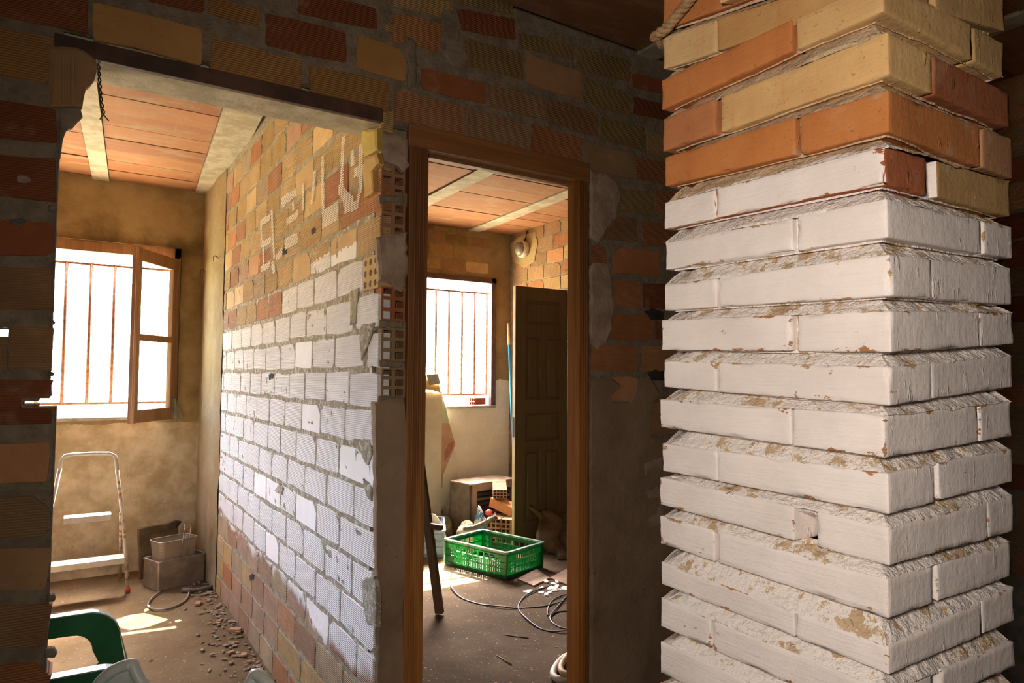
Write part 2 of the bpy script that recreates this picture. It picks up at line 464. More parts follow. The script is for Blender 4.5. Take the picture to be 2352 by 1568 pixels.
def tile_material():
    m, nt, p = newmat('ceiling_clay_tile')
    n = N(nt)
    base = n.objcol()
    off = n.vadd(n.pos(), n.vmul(n.new('ShaderNodeObjectInfo').outputs['Location'], (2.3, 5.1, 0)))
    v = n.noise(1.0, 5, 0.6, n.vmul(off, (5, 14, 5)))
    c = n.mix(n.math('MULTIPLY', n.step(v, 0.42, 0.75), 0.8), base, (0.28, 0.17, 0.085))
    c = n.mix(n.math('MULTIPLY', n.step(n.noise(1.0, 4, 0.6, n.vmul(off, (40, 4, 5))), 0.5, 0.8), 0.3), c, (0.28, 0.185, 0.115))
    n.put(p.inputs['Base Color'], c)
    p.inputs['Roughness'].default_value = 0.85
    n.put(p.inputs['Normal'], n.bump(n.noise(60.0, 4), 0.002))
    return m
M['tile'] = tile_material()

# ------------------------------------------------------------------ object helpers
def obj(name, me, mat=None, parent=None, loc=None):
    o = bpy.data.objects.new(name, me)
    COL.objects.link(o)
    if mat is not None:
        if isinstance(mat, str):
            mat = M[mat]
        if not me.materials:
            me.materials.append(mat)
    if parent is not None:
        o.parent = parent
    if loc is not None:
        o.location = loc
    return o

def thing(name, label, cat, loc=(0, 0, 0), rz=0.0, group=None):
    o = bpy.data.objects.new(name, None)
    COL.objects.link(o)
    o.empty_display_size = 0.1
    o.location = loc
    o.rotation_euler = (0, 0, rz)
    o['label'] = label
    o['category'] = cat
    if group:
        o['group'] = group
    return o

def tag(o, label, cat, group=None):
    o['label'] = label
    o['category'] = cat
    if group:
        o['group'] = group
    return o

def structure(o):
    o['kind'] = 'structure'
    return o

def mesh(name, verts, faces, smooth=False):
    me = bpy.data.meshes.new(name)
    me.from_pydata([tuple(v) for v in verts], [], faces)
    me.update()
    if smooth:
        me.polygons.foreach_set('use_smooth', [True] * len(me.polygons))
    return me

class MB:
    """Collects simple shapes into one mesh."""
    def __init__(s):
        s.v, s.f = [], []
    def add(s, v, f):
        b = len(s.v)
        s.v += [Vector(p) for p in v]
        s.f += [tuple(i + b for i in q) for q in f]
        return s
    def box(s, c, d, rot=None, bev=0.0):
        bm = bmesh.new()
        bmesh.ops.create_cube(bm, size=1.0)
        for q in bm.verts:
            q.co = Vector((q.co.x * d[0], q.co.y * d[1], q.co.z * d[2]))
        if bev:
            bmesh.ops.bevel(bm, geom=bm.edges[:], offset=bev, segments=2, affect='EDGES', profile=0.5)
        bm.verts.index_update()
        vs = [q.co.copy() for q in bm.verts]
        fs = [[q.index for q in f.verts] for f in bm.faces]
        bm.free()
        if rot is not None:
            vs = [rot @ q for q in vs]
        return s.add([q + Vector(c) for q in vs], fs)
    def bar(s, a, b, wid, thk, upv=(0, 0, 1), bev=0.002):
        a, b = Vector(a), Vector(b)
        d = (b - a)
        L = d.length
        x = d.normalized()
        y = Vector(upv).cross(x)
        if y.length < 1e-4:
            y = Vector((1, 0, 0)).cross(x)
        y.normalize()
        z = x.cross(y)
        R = Matrix((x, y, z)).transposed()
        return s.box((a + b) / 2, (L, wid, thk), R, bev)
    def tube(s, pts, r, seg=8, closed=False, caps=True):
        pts = [Vector(p) for p in pts]
        n = len(pts)
        rr = r if isinstance(r, (list, tuple)) else [r] * n
        rings = []
        prev = None
        for i, p in enumerate(pts):
            a = pts[(i - 1) % n] if (closed or i > 0) else p
            b = pts[(i + 1) % n] if (closed or i < n - 1) else p
            t = (b - a).normalized()
            if prev is None:
                u = t.orthogonal().normalized()
            else:
                u = (prev - t * prev.dot(t)).normalized()
            prev = u
            v = t.cross(u)
            rings.append([p + (u * math.cos(2 * PI * k / seg) + v * math.sin(2 * PI * k / seg)) * rr[i] for k in range(seg)])
        vs = [q for ring in rings for q in ring]
        fs = []
        m = n if closed else n - 1
        for i in range(m):
            j = (i + 1) % n
            for k in range(seg):
                l = (k + 1) % seg
                fs.append((i * seg + k, i * seg + l, j * seg + l, j * seg + k))
        if caps and not closed:
            fs.append(tuple(range(seg - 1, -1, -1)))
            fs.append(tuple((n - 1) * seg + k for k in range(seg)))
        return s.add(vs, fs)
    def lathe(s, prof, seg=20, c=(0, 0, 0), R=None):
        vs, fs = [], []
        for (r, z) in prof:
            for k in range(seg):
                a = 2 * PI * k / seg
                q = Vector((r * math.cos(a), r * math.sin(a), z))
                vs.append((R @ q if R is not None else q) + Vector(c))
        for i in range(len(prof) - 1):
            for k in range(seg):
                l = (k + 1) % seg
                fs.append((i * seg + k, i * seg + l, (i + 1) * seg + l, (i + 1) * seg + k))
        return s.add(vs, fs)
    def plate(s, outer, holes, thk, frame):
        """Flat plate with holes; frame(u, v, w) -> point, w = 0 front .. thk back."""
        loops = [list(outer)] + [list(h) for h in holes]
        flat = [p for l in loops for p in l]
        tris = tessellate_polygon([[Vector((p[0], p[1], 0)) for p in l] for l in loops])
        n = len(flat)
        vs = [frame(p[0], p[1], 0.0) for p in flat] + [frame(p[0], p[1], thk) for p in flat]
        fs = [tuple(t) for t in tris] + [tuple(i + n for i in reversed(t)) for t in tris]
        b = 0
        for l in loops:
            k = len(l)
            for i in range(k):
                j = (i + 1) % k
                fs.append((b + i, b + j, b + j + n, b + i + n))
            b += k
        return s.add(vs, fs)
    def build(s, name, mat=None, parent=None, smooth=False, loc=None):
        me = mesh(name, s.v, s.f)
        bm = bmesh.new()
        bm.from_mesh(me)
        bmesh.ops.recalc_face_normals(bm, faces=bm.faces[:])
        bm.to_mesh(me)
        bm.free()
        if smooth:
            me.polygons.foreach_set('use_smooth', [True] * len(me.polygons))
        return obj(name, me, mat, parent, loc)

def rect(x0, y0, x1, y1):
    return [(x0, y0), (x1, y0), (x1, y1), (x0, y1)]

def rrect(x0, y0, x1, y1, r, n=4):
    out = []
    for (cx, cy, a0) in ((x1 - r, y0 + r, -90), (x1 - r, y1 - r, 0), (x0 + r, y1 - r, 90), (x0 + r, y0 + r, 180)):
        for i in range(n + 1):
            a = rad(a0 + 90 * i / n)
            out.append((cx + r * math.cos(a), cy + r * math.sin(a)))
    return out

def circle(cx, cy, r, n=12):
    return [(cx + r * math.cos(2 * PI * k / n), cy + r * math.sin(2 * PI * k / n)) for k in range(n)]

def copy_tree(o, parent=None):
    c = o.copy()
    COL.objects.link(c)
    if parent is not None:
        c.parent = parent
    for ch in list(o.children):
        copy_tree(ch, c)
    return c

def nz(p, f, seed=0.0):
    return noise.noise(Vector((p[0] * f + seed, p[1] * f + seed * 1.7, p[2] * f - seed)))

# ------------------------------------------------------------------ rooms: shell
Y0, XP, XR, YB, ZC = 2.06, 0.826, 3.53, 5.5, 2.73
YF = Y0 + 0.004          # mortar face of the front wall, the bricks stand a little proud of it
FLOOR_EXT = (-1.92, -3.6, XR + 0.2, YB + 0.08)

def grid_plane(x0, y0, x1, y1, step, amp, freq):
    nx, ny = max(1, int((x1 - x0) / step)), max(1, int((y1 - y0) / step))
    vs, fs = [], []
    for j in range(ny + 1):
        for i in range(nx + 1):
            p = Vector((x0 + (x1 - x0) * i / nx, y0 + (y1 - y0) * j / ny, 0))
            p.z = amp * nz(p, freq) - amp
            vs.append(p)
    for j in range(ny):
        for i in range(nx):
            a = j * (nx + 1) + i
            fs.append((a, a + 1, a + nx + 2, a + nx + 1))
    return vs, fs
fv, ff = grid_plane(*FLOOR_EXT[:2], *FLOOR_EXT[2:], 0.06, 0.004, 5.0)
structure(obj('floor', mesh('floor', fv, ff, True), 'floor'))
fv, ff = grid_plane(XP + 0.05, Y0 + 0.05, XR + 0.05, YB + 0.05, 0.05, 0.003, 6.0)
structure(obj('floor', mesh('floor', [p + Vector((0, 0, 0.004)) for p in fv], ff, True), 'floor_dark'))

# wall slabs with openings: axis 'Y' (face towards -Y) or 'X' (face towards -X)
def slab(name, ax, c, thk, u0, u1, z0, z1, openings, mat, step=0.05, amp=0.0, freq=14.0):
    us, zs = {u0, u1}, {z0, z1}
    for (a, b, d, e) in openings:
        us |= {a, b}; zs |= {d, e}
    def refine(s):
        s = sorted(s)
        out = []
        for a, b in zip(s, s[1:]):
            k = max(1, int(round((b - a) / step)))
            out += [a + (b - a) * i / k for i in range(k)]
        return out + [s[-1]]
    us, zs = refine(us), refine(zs)
    def inside(u, z):
        return any(a < u < b and d < z < e for (a, b, d, e) in openings)
    solid = {}
    for i in range(len(us) - 1):
        for j in range(len(zs) - 1):
            solid[i, j] = not inside((us[i] + us[i + 1]) / 2, (zs[j] + zs[j + 1]) / 2)
    vs, fs, ix = [], [], {}
    def vert(i, j, k):
        if (i, j, k) not in ix:
            u, z = us[i], zs[j]
            d = amp * nz((u, 3.3, z), freq) if (k == 0 and amp) else 0.0
            w_ = c + d + (thk if k else 0.0)
            vs.append((u, w_, z) if ax == 'Y' else (w_, u, z))
            ix[i, j, k] = len(vs) - 1
        return ix[i, j, k]
    for (i, j), s in solid.items():
        if not s:
            continue
        fs.append((vert(i, j, 0), vert(i + 1, j, 0), vert(i + 1, j + 1, 0), vert(i, j + 1, 0)))
        fs.append((vert(i, j, 1), vert(i, j + 1, 1), vert(i + 1, j + 1, 1), vert(i + 1, j, 1)))
        for (di, dj, e) in ((-1, 0, ((i, j + 1), (i, j))), (1, 0, ((i + 1, j), (i + 1, j + 1))),
                            (0, -1, ((i, j), (i + 1, j))), (0, 1, ((i + 1, j + 1), (i, j + 1)))):
            if not solid.get((i + di, j + dj), False):
                a, b = e
                fs.append((vert(*a, 0), vert(*b, 0), vert(*b, 1), vert(*a, 1)))
    me = mesh(name, vs, fs, bool(amp))
    return obj(name, me, mat)

LINT_Z = 2.19
# two cracks in the pier that daylight shines through
_c1, _c2 = on('Y', Y0, -60, 770), on('Y', Y0, 20, 752)
_d1, _d2 = on('Y', Y0, 88, 935), on('Y', Y0, 88, 915)
_d3, _d4 = on('Y', Y0, 52, 930), on('Y', Y0, 52, 921)
wall_front = structure(slab('wall_front', 'Y', YF, 0.10, -1.8, XR, -0.01, ZC,
                            [(-0.040, XP + 0.012, 1.30, LINT_Z + 0.06), (-0.024, XP + 0.012, -0.02, 1.30), (XP + 0.012, 1.675, -0.02, 2.185),
                             (_c1.x, _c2.x, _c1.z, _c2.z), (_d1.x, -0.020, _d1.z, _d2.z), (_d3.x, _d1.x, _d3.z, _d4.z)], 'mortar', 0.03, 0.003, 18.0))
wall_mid = structure(slab('wall_middle', 'X', XP + 0.0025, 0.09, Y0 + 0.058, YB, -0.01, ZC + 0.06, [], 'mortar_partition', 0.022, 0.005, 30.0))
WIN1 = (-0.55, 0.665, 1.05, 2.292)
WIN2 = (2.20, 3.375, 1.075, 2.295)
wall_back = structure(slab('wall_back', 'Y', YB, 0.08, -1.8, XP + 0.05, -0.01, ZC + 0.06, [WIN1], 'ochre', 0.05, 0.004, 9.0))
wall_back2 = structure(slab('wall_back', 'Y', YB, 0.08, XP + 0.05, XR + 0.2, -0.01, ZC + 0.06, [WIN2], 'ochre_white', 0.05, 0.004, 9.0))
wall_right = structure(slab('wall_right', 'X', XR, 0.22, -3.6, YB, -0.01, ZC + 0.06, [], 'mortar', 0.04, 0.004, 20.0))
# the left outer wall gets an added window opening, unseen, to light the partition
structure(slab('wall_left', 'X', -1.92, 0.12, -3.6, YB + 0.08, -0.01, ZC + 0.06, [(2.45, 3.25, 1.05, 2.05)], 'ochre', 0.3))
structure(slab('wall_rear', 'Y', -3.6, 0.2, -1.92, XR + 0.2, -0.01, ZC + 0.06, [], 'front_plaster', 0.3))
cl = MB()
cl.box(((XR + 0.2 - 1.95) / 2, 1.0, ZC + 0.12), (XR + 0.2 + 1.95, 9.25, 0.14))
ceiling = structure(cl.build('ceiling', 'mortar'))

# ------------------------------------------------------------------ bricks of the walls
def brick_proto(seed):
    """Unit hollow brick, front towards -Y, with slightly uneven edges."""
    r = random.Random(seed)
    pts = []
    cut = [r.uniform(0.01, 0.035) for _ in range(4)]
    if seed % 2 == 0:
        cut[r.randrange(4)] = r.uniform(0.06, 0.17)
    q = 0.5
    def j(a): return r.uniform(-a, a)
    # bottom edge left to right, right edge up, top right to left, left edge down
    pts += [(-q + cut[0], -q + j(.03)), (-0.12 + j(.15), -q + j(.05)), (q - cut[1], -q + j(.03))]
    pts += [(q + j(.008), -q + cut[1] * 2.0), (q + j(.012), j(.2)), (q + j(.008), q - cut[2] * 2.0)]
    pts += [(q - cut[2], q + j(.02)), (0.1 + j(.15), q + j(.05)), (-q + cut[3], q + j(.03))]
    pts += [(-q + j(.008), q - cut[3] * 2.0), (-q + j(.012), j(.2)), (-q + j(.008), -q + cut[0] * 2.0)]
    n = len(pts)
    vs = [(x * 0.985, -0.5, z * 0.965) for x, z in pts] + [(x, -0.36, z) for x, z in pts] + [(x, 0.5, z) for x, z in pts]
    fs = [tuple(range(n))]
    for k in range(2):
        for i in range(n):
            l = (i + 1) % n
            fs.append((k * n + i, k * n + n + i, k * n + n + l, k * n + l))
    return mesh('brick', vs, fs)
PROTO = [brick_proto(s) for s in range(12)]

def with_mat(mat):
    out = []
    for p in PROTO:
        c = p.copy()
        c.materials.append(M[mat])
        out.append(c)
    return out
BR, BRP = with_mat('clay'), with_mat('clay_partition')
YEL = [(0.50, 0.33, 0.13), (0.46, 0.30, 0.12), (0.54, 0.37, 0.17)]
ORA = [(0.44, 0.18, 0.065), (0.47, 0.21, 0.08), (0.40, 0.17, 0.07), (0.50, 0.25, 0.11)]
RED = [(0.27, 0.085, 0.028), (0.31, 0.105, 0.036)]
DULL = [(0.34, 0.19, 0.085), (0.38, 0.23, 0.11), (0.33, 0.21, 0.10)]
OLI = [(0.32, 0.215, 0.075), (0.35, 0.24, 0.09)]
PIN = [(0.46, 0.29, 0.185), (0.42, 0.245, 0.15), (0.45, 0.32, 0.18), (0.40, 0.22, 0.12)]
BRO = [(0.43, 0.235, 0.072), (0.46, 0.26, 0.085), (0.41, 0.22, 0.07)]
PAL = {'p': PIN, 'b': BRO, 'y': YEL, 'o': ORA, 'r': RED, 'd': DULL, 'l': OLI}

def brick(ax, c, u0, u1, z0, z1, key, parent, depth=0.03, protos=BR, paint=1.0, skew=0.0, proud=0.0):
    """One brick set in a wall; its face lies at the plane ax = c."""
    o = bpy.data.objects.new('brick', random.choice(protos))
    COL.objects.link(o)
    col = random.choice(PAL[key]) if isinstance(key, str) else key
    k = random.uniform(0.9, 1.1)
    o.color = (col[0] * k, col[1] * k, col[2] * k, 1.0)
    w_ = c - proud + depth / 2 + random.uniform(-0.0012, 0.0012)
    o.scale = (abs(u1 - u0), depth, abs(z1 - z0))
    if ax == 'Y':
        o.location = ((u0 + u1) / 2, w_, (z0 + z1) / 2)
        o.rotation_euler = (0, skew + random.uniform(-.006, .006), 0)
    else:
        o.location = (w_, (u0 + u1) / 2, (z0 + z1) / 2)
        o.rotation_euler = (0, random.uniform(-.006, .006), -PI / 2)
    o['paint'] = paint
    o.parent = parent
    return o

# front wall: every brick read off the photograph (pixel corners: x0, x1, top-left y, top-right y, bottom-left y, bottom-right y)
FRONT = []
def fq(scale, ox, oy, rows):
    for (x0, x1, a, b, c_, d, k) in rows:
        FRONT.append((ox + x0 / scale, ox + x1 / scale, oy + a / scale, oy + b / scale, oy + c_ / scale, oy + d / scale, k))
fq(2.45, 600, 0, [(-290, 235, 198, 330, 392, 525, 'b'), (272, 722, 355, 465, 540, 628, 'b'), (535, 815, 190, 290, 378, 466, 'b'),
    (20, 480, 62, 180, 255, 355, 'r'), (205, 655, -60, 48, 75, 166, 'r'), (740, 1035, 62, 140, 235, 306, 'o'),
    (900, 1263, 375, 470, 500, 586, 'r'), (752, 1155, 490, 598, 680, 766, 'o'), (1112, 1432, 45, 110, 170, 220, 'r'),
    (1150, 1476, 205, 292, 370, 450, 'l'), (1452, 1760, 180, 250, 268, 340, 'l'), (1490, 1805, 292, 415, 470, 560, 'd'),
    (1272, 1600, 465, 550, 590, 678, 'd'), (1165, 1508, 605, 684, 772, 856, 'd'), (1608, 1900, 545, 640, 690, 770, 'd'),
    (1812, 2080, 432, 520, 572, 662, 'l'), (1780, 2080, 260, 340, 385, 465, 'l'), (1518, 1810, 692, 770, 854, 950, 'o'),
    (1912, 2160, 645, 712, 786, 852, 'l'), (1832, 2104, 800, 868, 952, 1010, 'd'), (2090, 2420, 405, 490, 490, 570, 'r'),
    (2096, 2420, 540, 620, 640, 710, 'r'), (2112, 2420, 872, 950, 1012, 1070, 'o'), (2172, 2420, 735, 800, 862, 920, 'l'),
    (-300, -10, -20, 50, 70, 160, 'b'), (-640, -320, -110, -50, 0, 80, 'r'), (1110, 1420, -100, -40, 20, 90, 'l'), (740, 1080, -80, 20, 40, 110, 'y')])
fq(3.5636, 900, 300, [(1850, 2145, 455, 518, 660, 694, 'l'), (1722, 2015, 690, 712, 880, 926, 'd'), (2052, 2420, 735, 765, 945, 960, 'o'),
    (1812, 2196, 955, 992, 1170, 1200, 'o'), (1630, 1762, 925, 960, 1160, 1175, 'o'), (1790, 2040, 1208, 1236, 1430, 1448, 'o'),
    (2050, 2420, 1240, 1258, 1450, 1462, 'r'), (2160, 2420, 470, 520, 690, 720, 'o')])
fq(3.92, 1300, 600, [(400, 790, 460, 470, 702, 708, 'o'), (806, 1050, 530, 540, 705, 712, 'r'), (232, 648, 742, 755, 985, 996, 'o'),
    (690, 1050, 750, 765, 1000, 1004, 'o'), (378, 645, 1040, 1044, 1285, 1290, 'o'), (740, 1050, 1260, 1270, 1560, 1565, 'd')])
fq(1.0, 0, 0, [(-260, 204, -95, -10, -20, 84, 'r'), (212, 466, 2, 66, 86, 154, 'b'), (-200, 127, 18, 96, 150, 184, 'b'), (-200, 131, 205, 246, 296, 330, 'r'),
    (-200, 130, 330, 362, 440, 462, 'r'), (-200, 126, 500, 507, 580, 588, 'r'), (-200, 124, 606, 609, 708, 714, 'd'),
    (-200, 119, 870, 871, 913, 913, 'r'), (-200, 119, 937, 937, 976, 974, 'r'), (-200, 50, 910, 910, 940, 940, 'r'),
    (-200, 116, 1016, 1012, 1112, 1108, 'o'), (-200, 114, 1144, 1136, 1240, 1234, 'd'), (-200, 114, 1268, 1256, 1366, 1354, 'd'),
    (-200, 114, 1402, 1386, 1500, 1484, 'd'), (-200, 114, 1536, 1520, 1640, 1620, 'o')])
for (x0, x1, a, b, c_, d, k) in FRONT:
    tl, tr, bl, br_ = on('Y', Y0, x0, a), on('Y', Y0, x1, b), on('Y', Y0, x0, c_), on('Y', Y0, x1, d)
    sk = math.atan2((tr.z - tl.z + br_.z - bl.z) / 2, (tr.x - tl.x))
    brick('Y', Y0, (tl.x + bl.x) / 2, (tr.x + br_.x) / 2, (bl.z + br_.z) / 2, (tl.z + tr.z) / 2, k, wall_front, 0.09, skew=-sk)
# the pier brick that daylight shines past: two pieces with a crack between them
p0 = on('Y', Y0, 24, 756); p1 = on('Y', Y0, 122, 748); p2 = on('Y', Y0, 122, 850)
brick('Y', Y0, p0.x, p1.x, p2.z, p1.z, 'd', wall_front, 0.09)
p0 = on('Y', Y0, -200, 774)
brick('Y', Y0, p0.x, on('Y', Y0, 22, 780).x, on('Y', Y0, 10, 850).z, on('Y', Y0, 10, 772).z, 'd', wall_front, 0.09)

# broken brick end and mortar lumps under the left end of the lintel
def patch(name, ax, c, poly, thk, parent, mat, seed=0, jit=0.004, step=0.02, edge=0.012):
    """Lump of render with an irregular outline and a bevelled rim, set on the plane ax = c."""
    r = random.Random(seed)
    P = [on(ax, c, *q) for q in poly]
    uv = [(p.x if ax == 'Y' else p.y, p.z) for p in P]
    ring = []
    for i in range(len(uv)):
        a, b = Vector(uv[i]), Vector(uv[(i + 1) % len(uv)])
        k = max(1, int((b - a).length / step))
        for t in range(k):
            q = a.lerp(b, t / k)
            ring.append(Vector((q.x + r.uniform(-jit, jit), q.y + r.uniform(-jit, jit))))
    n = len(ring)
    cen = sum(ring, Vector((0, 0))) / n
    inner = []
    for i in range(n):
        d = cen - ring[i]
        inner.append(ring[i] + d.normalized() * min(edge, d.length * 0.4))
    def put(q, dep):
        return (q.x, c + dep, q.y) if ax == 'Y' else (c + dep, q.x, q.y)
    vs = [put(q, 0.012) for q in ring] + [put(q, -thk * 0.6) for q in ring] + [put(q, -thk) for q in inner]
    fs = []
    for k in range(2):
        for i in range(n):
            l = (i + 1) % n
            fs.append((k * n + i, k * n + l, k * n + n + l, k * n + n + i))
    for t in tessellate_polygon([[Vector((q.x, q.y, 0)) for q in inner]]):
        fs.append(tuple(2 * n + i for i in t))
    b = MB()
    b.add(vs, fs)
    return b.build(name, mat, parent)

o = patch('brick', 'Y', Y0 + 0.004, [(112, 108), (172, 106), (196, 118), (216, 130), (221, 150), (216, 180), (205, 196), (196, 206), (192, 224), (188, 246), (112, 246)], 0.012, wall_front, 'clay_plain', 3, 0.003)
o.color = (0.34, 0.20, 0.09, 1); o['paint'] = 0.0
g = MB()
for x in (146, 158, 168, 180):
    a, b = on('Y', Y0 - 0.008, x, 128), on('Y', Y0 - 0.008, x, 238)
    g.bar(a, b, 0.007, 0.006)
o = g.build('brick_rib', 'clay_plain', o)
o.color = (0.36, 0.22, 0.10, 1)
patch('mortar_lump', 'Y', Y0 + 0.012, [(108, 246), (187, 246), (186, 268), (174, 276), (166, 292), (152, 298), (148, 318), (144, 340), (136, 362), (104, 366)], 0.004, wall_front, 'mortar', 5)
patch('mortar_lump', 'Y', Y0 + 0.012, [(150, 90), (205, 96), (222, 118), (226, 136), (205, 126), (160, 112)], 0.010, wall_front, 'mortar', 8)
for (cx, cy, r_) in ((124, 1372, 8), (125, 1497, 11), (122, 858, 5), (124, 740, 5), (125, 480, 7)):
    patch('mortar_lump', 'Y', Y0 + 0.01, [(cx - r_ * 2, cy - r_), (cx, cy - r_), (cx + r_ * .6, cy), (cx, cy + r_), (cx - r_ * 2, cy + r_)], 0.012, wall_front, 'mortar', cx + cy, 0.001, 0.01, 0.004)
# patches for a chipped brick hole and, in black, another hole's shade
patch('brick_hole_patch', 'Y', Y0 - 0.003, [(38, 406), (46, 402), (60, 404), (70, 410), (72, 416), (58, 420), (40, 418)], 0.001, wall_front, 'plaster_patch', 2, 0.001, 0.01, 0.003)
for poly in ([(22, 503), (48, 502), (60, 506), (52, 516), (24, 514)],):
    patch('brick_hole_patch', 'Y', Y0 - 0.003, poly, 0.001, wall_front, 'black_rubber', 4, 0.001, 0.01, 0.003)

# plaster on the front wall, right of the door
patch('plaster', 'Y', Y0 + 0.006, [(1352, 872), (1400, 868), (1420, 880), (1398, 900), (1400, 918), (1440, 922), (1452, 905), (1458, 870), (1490, 868), (1512, 900), (1490, 920), (1488, 1000), (1560, 1010), (1560, 1568), (1560, 1900), (1350, 1960), (1351, 1400)], 0.016, wall_front, 'front_plaster', 21, 0.004, 0.03)
patch('plaster', 'Y', Y0 + 0.004, [(1352, 610), (1372, 602), (1392, 606), (1402, 640), (1408, 700), (1402, 760), (1390, 790), (1372, 806), (1354, 790)], 0.012, wall_front, 'plaster_patch', 22)
patch('plaster', 'Y', Y0 + 0.004, [(1352, 392), (1385, 398), (1412, 410), (1425, 450), (1412, 500), (1385, 540), (1372, 560), (1354, 545), (1353, 470)], 0.012, wall_front, 'plaster_patch', 23)
patch('plaster', 'Y', Y0 + 0.004, [(1012, 30), (1050, 22), (1058, 60), (1050, 100), (1080, 140), (1060, 160), (1030, 150), (1010, 115)], 0.008, wall_front, 'mortar', 24)
patch('plaster', 'Y', Y0 + 0.004, [(925, 85), (950, 92), (958, 150), (952, 195), (935, 205), (936, 150)], 0.010, wall_front, 'mortar', 25)
for poly in ([(1478, 1064), (1520, 1048), (1520, 1078), (1480, 1090)], [(1484, 1128), (1524, 1108), (1520, 1138), (1490, 1148)], [(1488, 1192), (1505, 1180), (1524, 1140), (1524, 1200), (1492, 1212)]):
    patch('paint_smear', 'Y', Y0 - 0.008, poly, 0.003, wall_front, 'plaster_patch', int(poly[0][1]), 0.002)
for (x, y) in ((1502, 722), (1508, 862)):
    patch('burn_mark', 'Y', Y0 - 0.003, [(x - 20, y - 8), (x, y - 14), (x + 24, y - 6), (x + 22, y + 12), (x - 8, y + 12)], 0.001, wall_front, 'black_rubber', int(x), 0.003, 0.012, 0.003)

# end of the partition beside the door frame: hollow brick ends and render lumps
def hollow_end(name, ax, c, u0, u1, z0, z1, cols, rows, parent, color, round_=False, depth=0.05, mat='clay_plain', web=0.16):
    W, H = u1 - u0, z1 - z0
    holes = []
    for i in range(cols):
        for j in range(rows):
            a0, a1 = W * (i + web) / cols, W * (i + 1 - web) / cols
            b0, b1 = H * (j + web) / rows, H * (j + 1 - web) / rows
            if round_:
                holes.append([((a0 + a1) / 2 + (a1 - a0) / 2 * math.cos(2 * PI * k / 10), (b0 + b1) / 2 + (b1 - b0) / 2 * math.sin(2 * PI * k / 10)) for k in range(10)])
            else:
                holes.append(rect(a0, b0, a1, b1))
    b = MB()
    fr = (lambda u, v, t: Vector((u0 + u, c + t, z0 + v))) if ax == 'Y' else (lambda u, v, t: Vector((c + t, u0 + u, z0 + v)))
    b.plate(rect(0, 0, W, H), holes, depth, fr)
    b.plate(rect(0, 0, W, H), [], 0.004, lambda u, v, t: fr(u, v, depth + t))
    o = b.build(name, mat, parent)
    o.color = (*color, 1)
    o['paint'] = 0.0
    return o
for (y0, y1, col) in ((378, 452, (0.34, 0.17, 0.09)), (466, 542, (0.33, 0.165, 0.085)), (658, 736, (0.36, 0.14, 0.055)), (752, 828, (0.30, 0.20, 0.10)), (842, 912, (0.28, 0.19, 0.10))):
    a, b = on('Y', Y0 + 0.012, 873, y1), on('Y', Y0 + 0.012, 928, y0 + 4)
    hollow_end('brick', 'Y', Y0 + 0.002, a.x, b.x, a.z, b.z, 2, 3, wall_front, col)
for (y0, y1) in ((300, 380), (448, 470), (538, 662), (734, 756), (826, 846), (908, 940)):
    a, b = on('Y', Y0 + 0.03, 873, y1), on('Y', Y0 + 0.03, 932, y0)
    q = MB(); q.box(((a.x + b.x) / 2 + .004, Y0 + 0.035, (a.z + b.z) / 2), (b.x - a.x + 0.012, 0.048, b.z - a.z)); q.build('mortar_joint', 'mortar', wall_front)
a, b = on('Y', Y0 + 0.03, 925, 920), on('Y', Y0 + 0.03, 934, 300)
q = MB(); q.box(((a.x + b.x) / 2, Y0 + 0.04, (a.z + b.z) / 2), (b.x - a.x + 0.01, 0.04, b.z - a.z)); q.build('mortar_joint', 'mortar', wall_front)
PX_END = [(862, 300), (935, 322), (936, 380), (926, 395), (902, 376), (880, 372), (870, 340)]
patch('plaster', 'Y', Y0 + 0.006, PX_END, 0.012, wall_front, 'plaster_patch', 31)
patch('plaster', 'Y', Y0 + 0.006, [(864, 545), (930, 536), (934, 600), (932, 640), (922, 668), (905, 662), (898, 650), (868, 650)], 0.014, wall_front, 'plaster_patch', 32)
patch('plaster', 'Y', Y0 + 0.004, [(858, 925), (872, 920), (905, 915), (926, 922), (930, 1000), (928, 1200), (926, 1420), (924, 1600), (922, 1900), (862, 1960), (862, 1500), (860, 1100)], 0.014, wall_front, 'front_plaster', 33, 0.002)
patch('plaster', 'Y', Y0 + 0.004, [(870, 735), (925, 738), (922, 752), (872, 752)], 0.008, wall_front, 'mortar', 34, 0.002)
patch('plaster', 'Y', Y0 + 0.004, [(870, 828), (925, 830), (918, 844), (872, 842)], 0.008, wall_front, 'mortar', 35, 0.002)
patch('plaster', 'Y', Y0 + 0.004, [(868, 908), (928, 910), (926, 930), (866, 930)], 0.008, wall_front, 'mortar', 37, 0.002)
patch('plaster', 'Y', Y0 + 0.004, [(868, 450), (928, 452), (926, 468), (870, 466)], 0.008, wall_front, 'mortar', 36, 0.002)

# lintel over the left opening
lin = MB()
lin.box(((-0.2 + XP + 0.02) / 2, Y0 + 0.085, LINT_Z + 0.045), (XP + 0.22, 0.15, 0.085), None, 0.004)
lint = lin.build('trim_1', 'concrete'); structure(lint)
lin2 = MB()
lin2.box(((-0.06 + XP) / 2, Y0 + 0.006, LINT_Z + 0.026), (XP + 0.06, 0.022, 0.046), None, 0.002)
lin2.build('lintel_edge', 'dark_wood', lint)

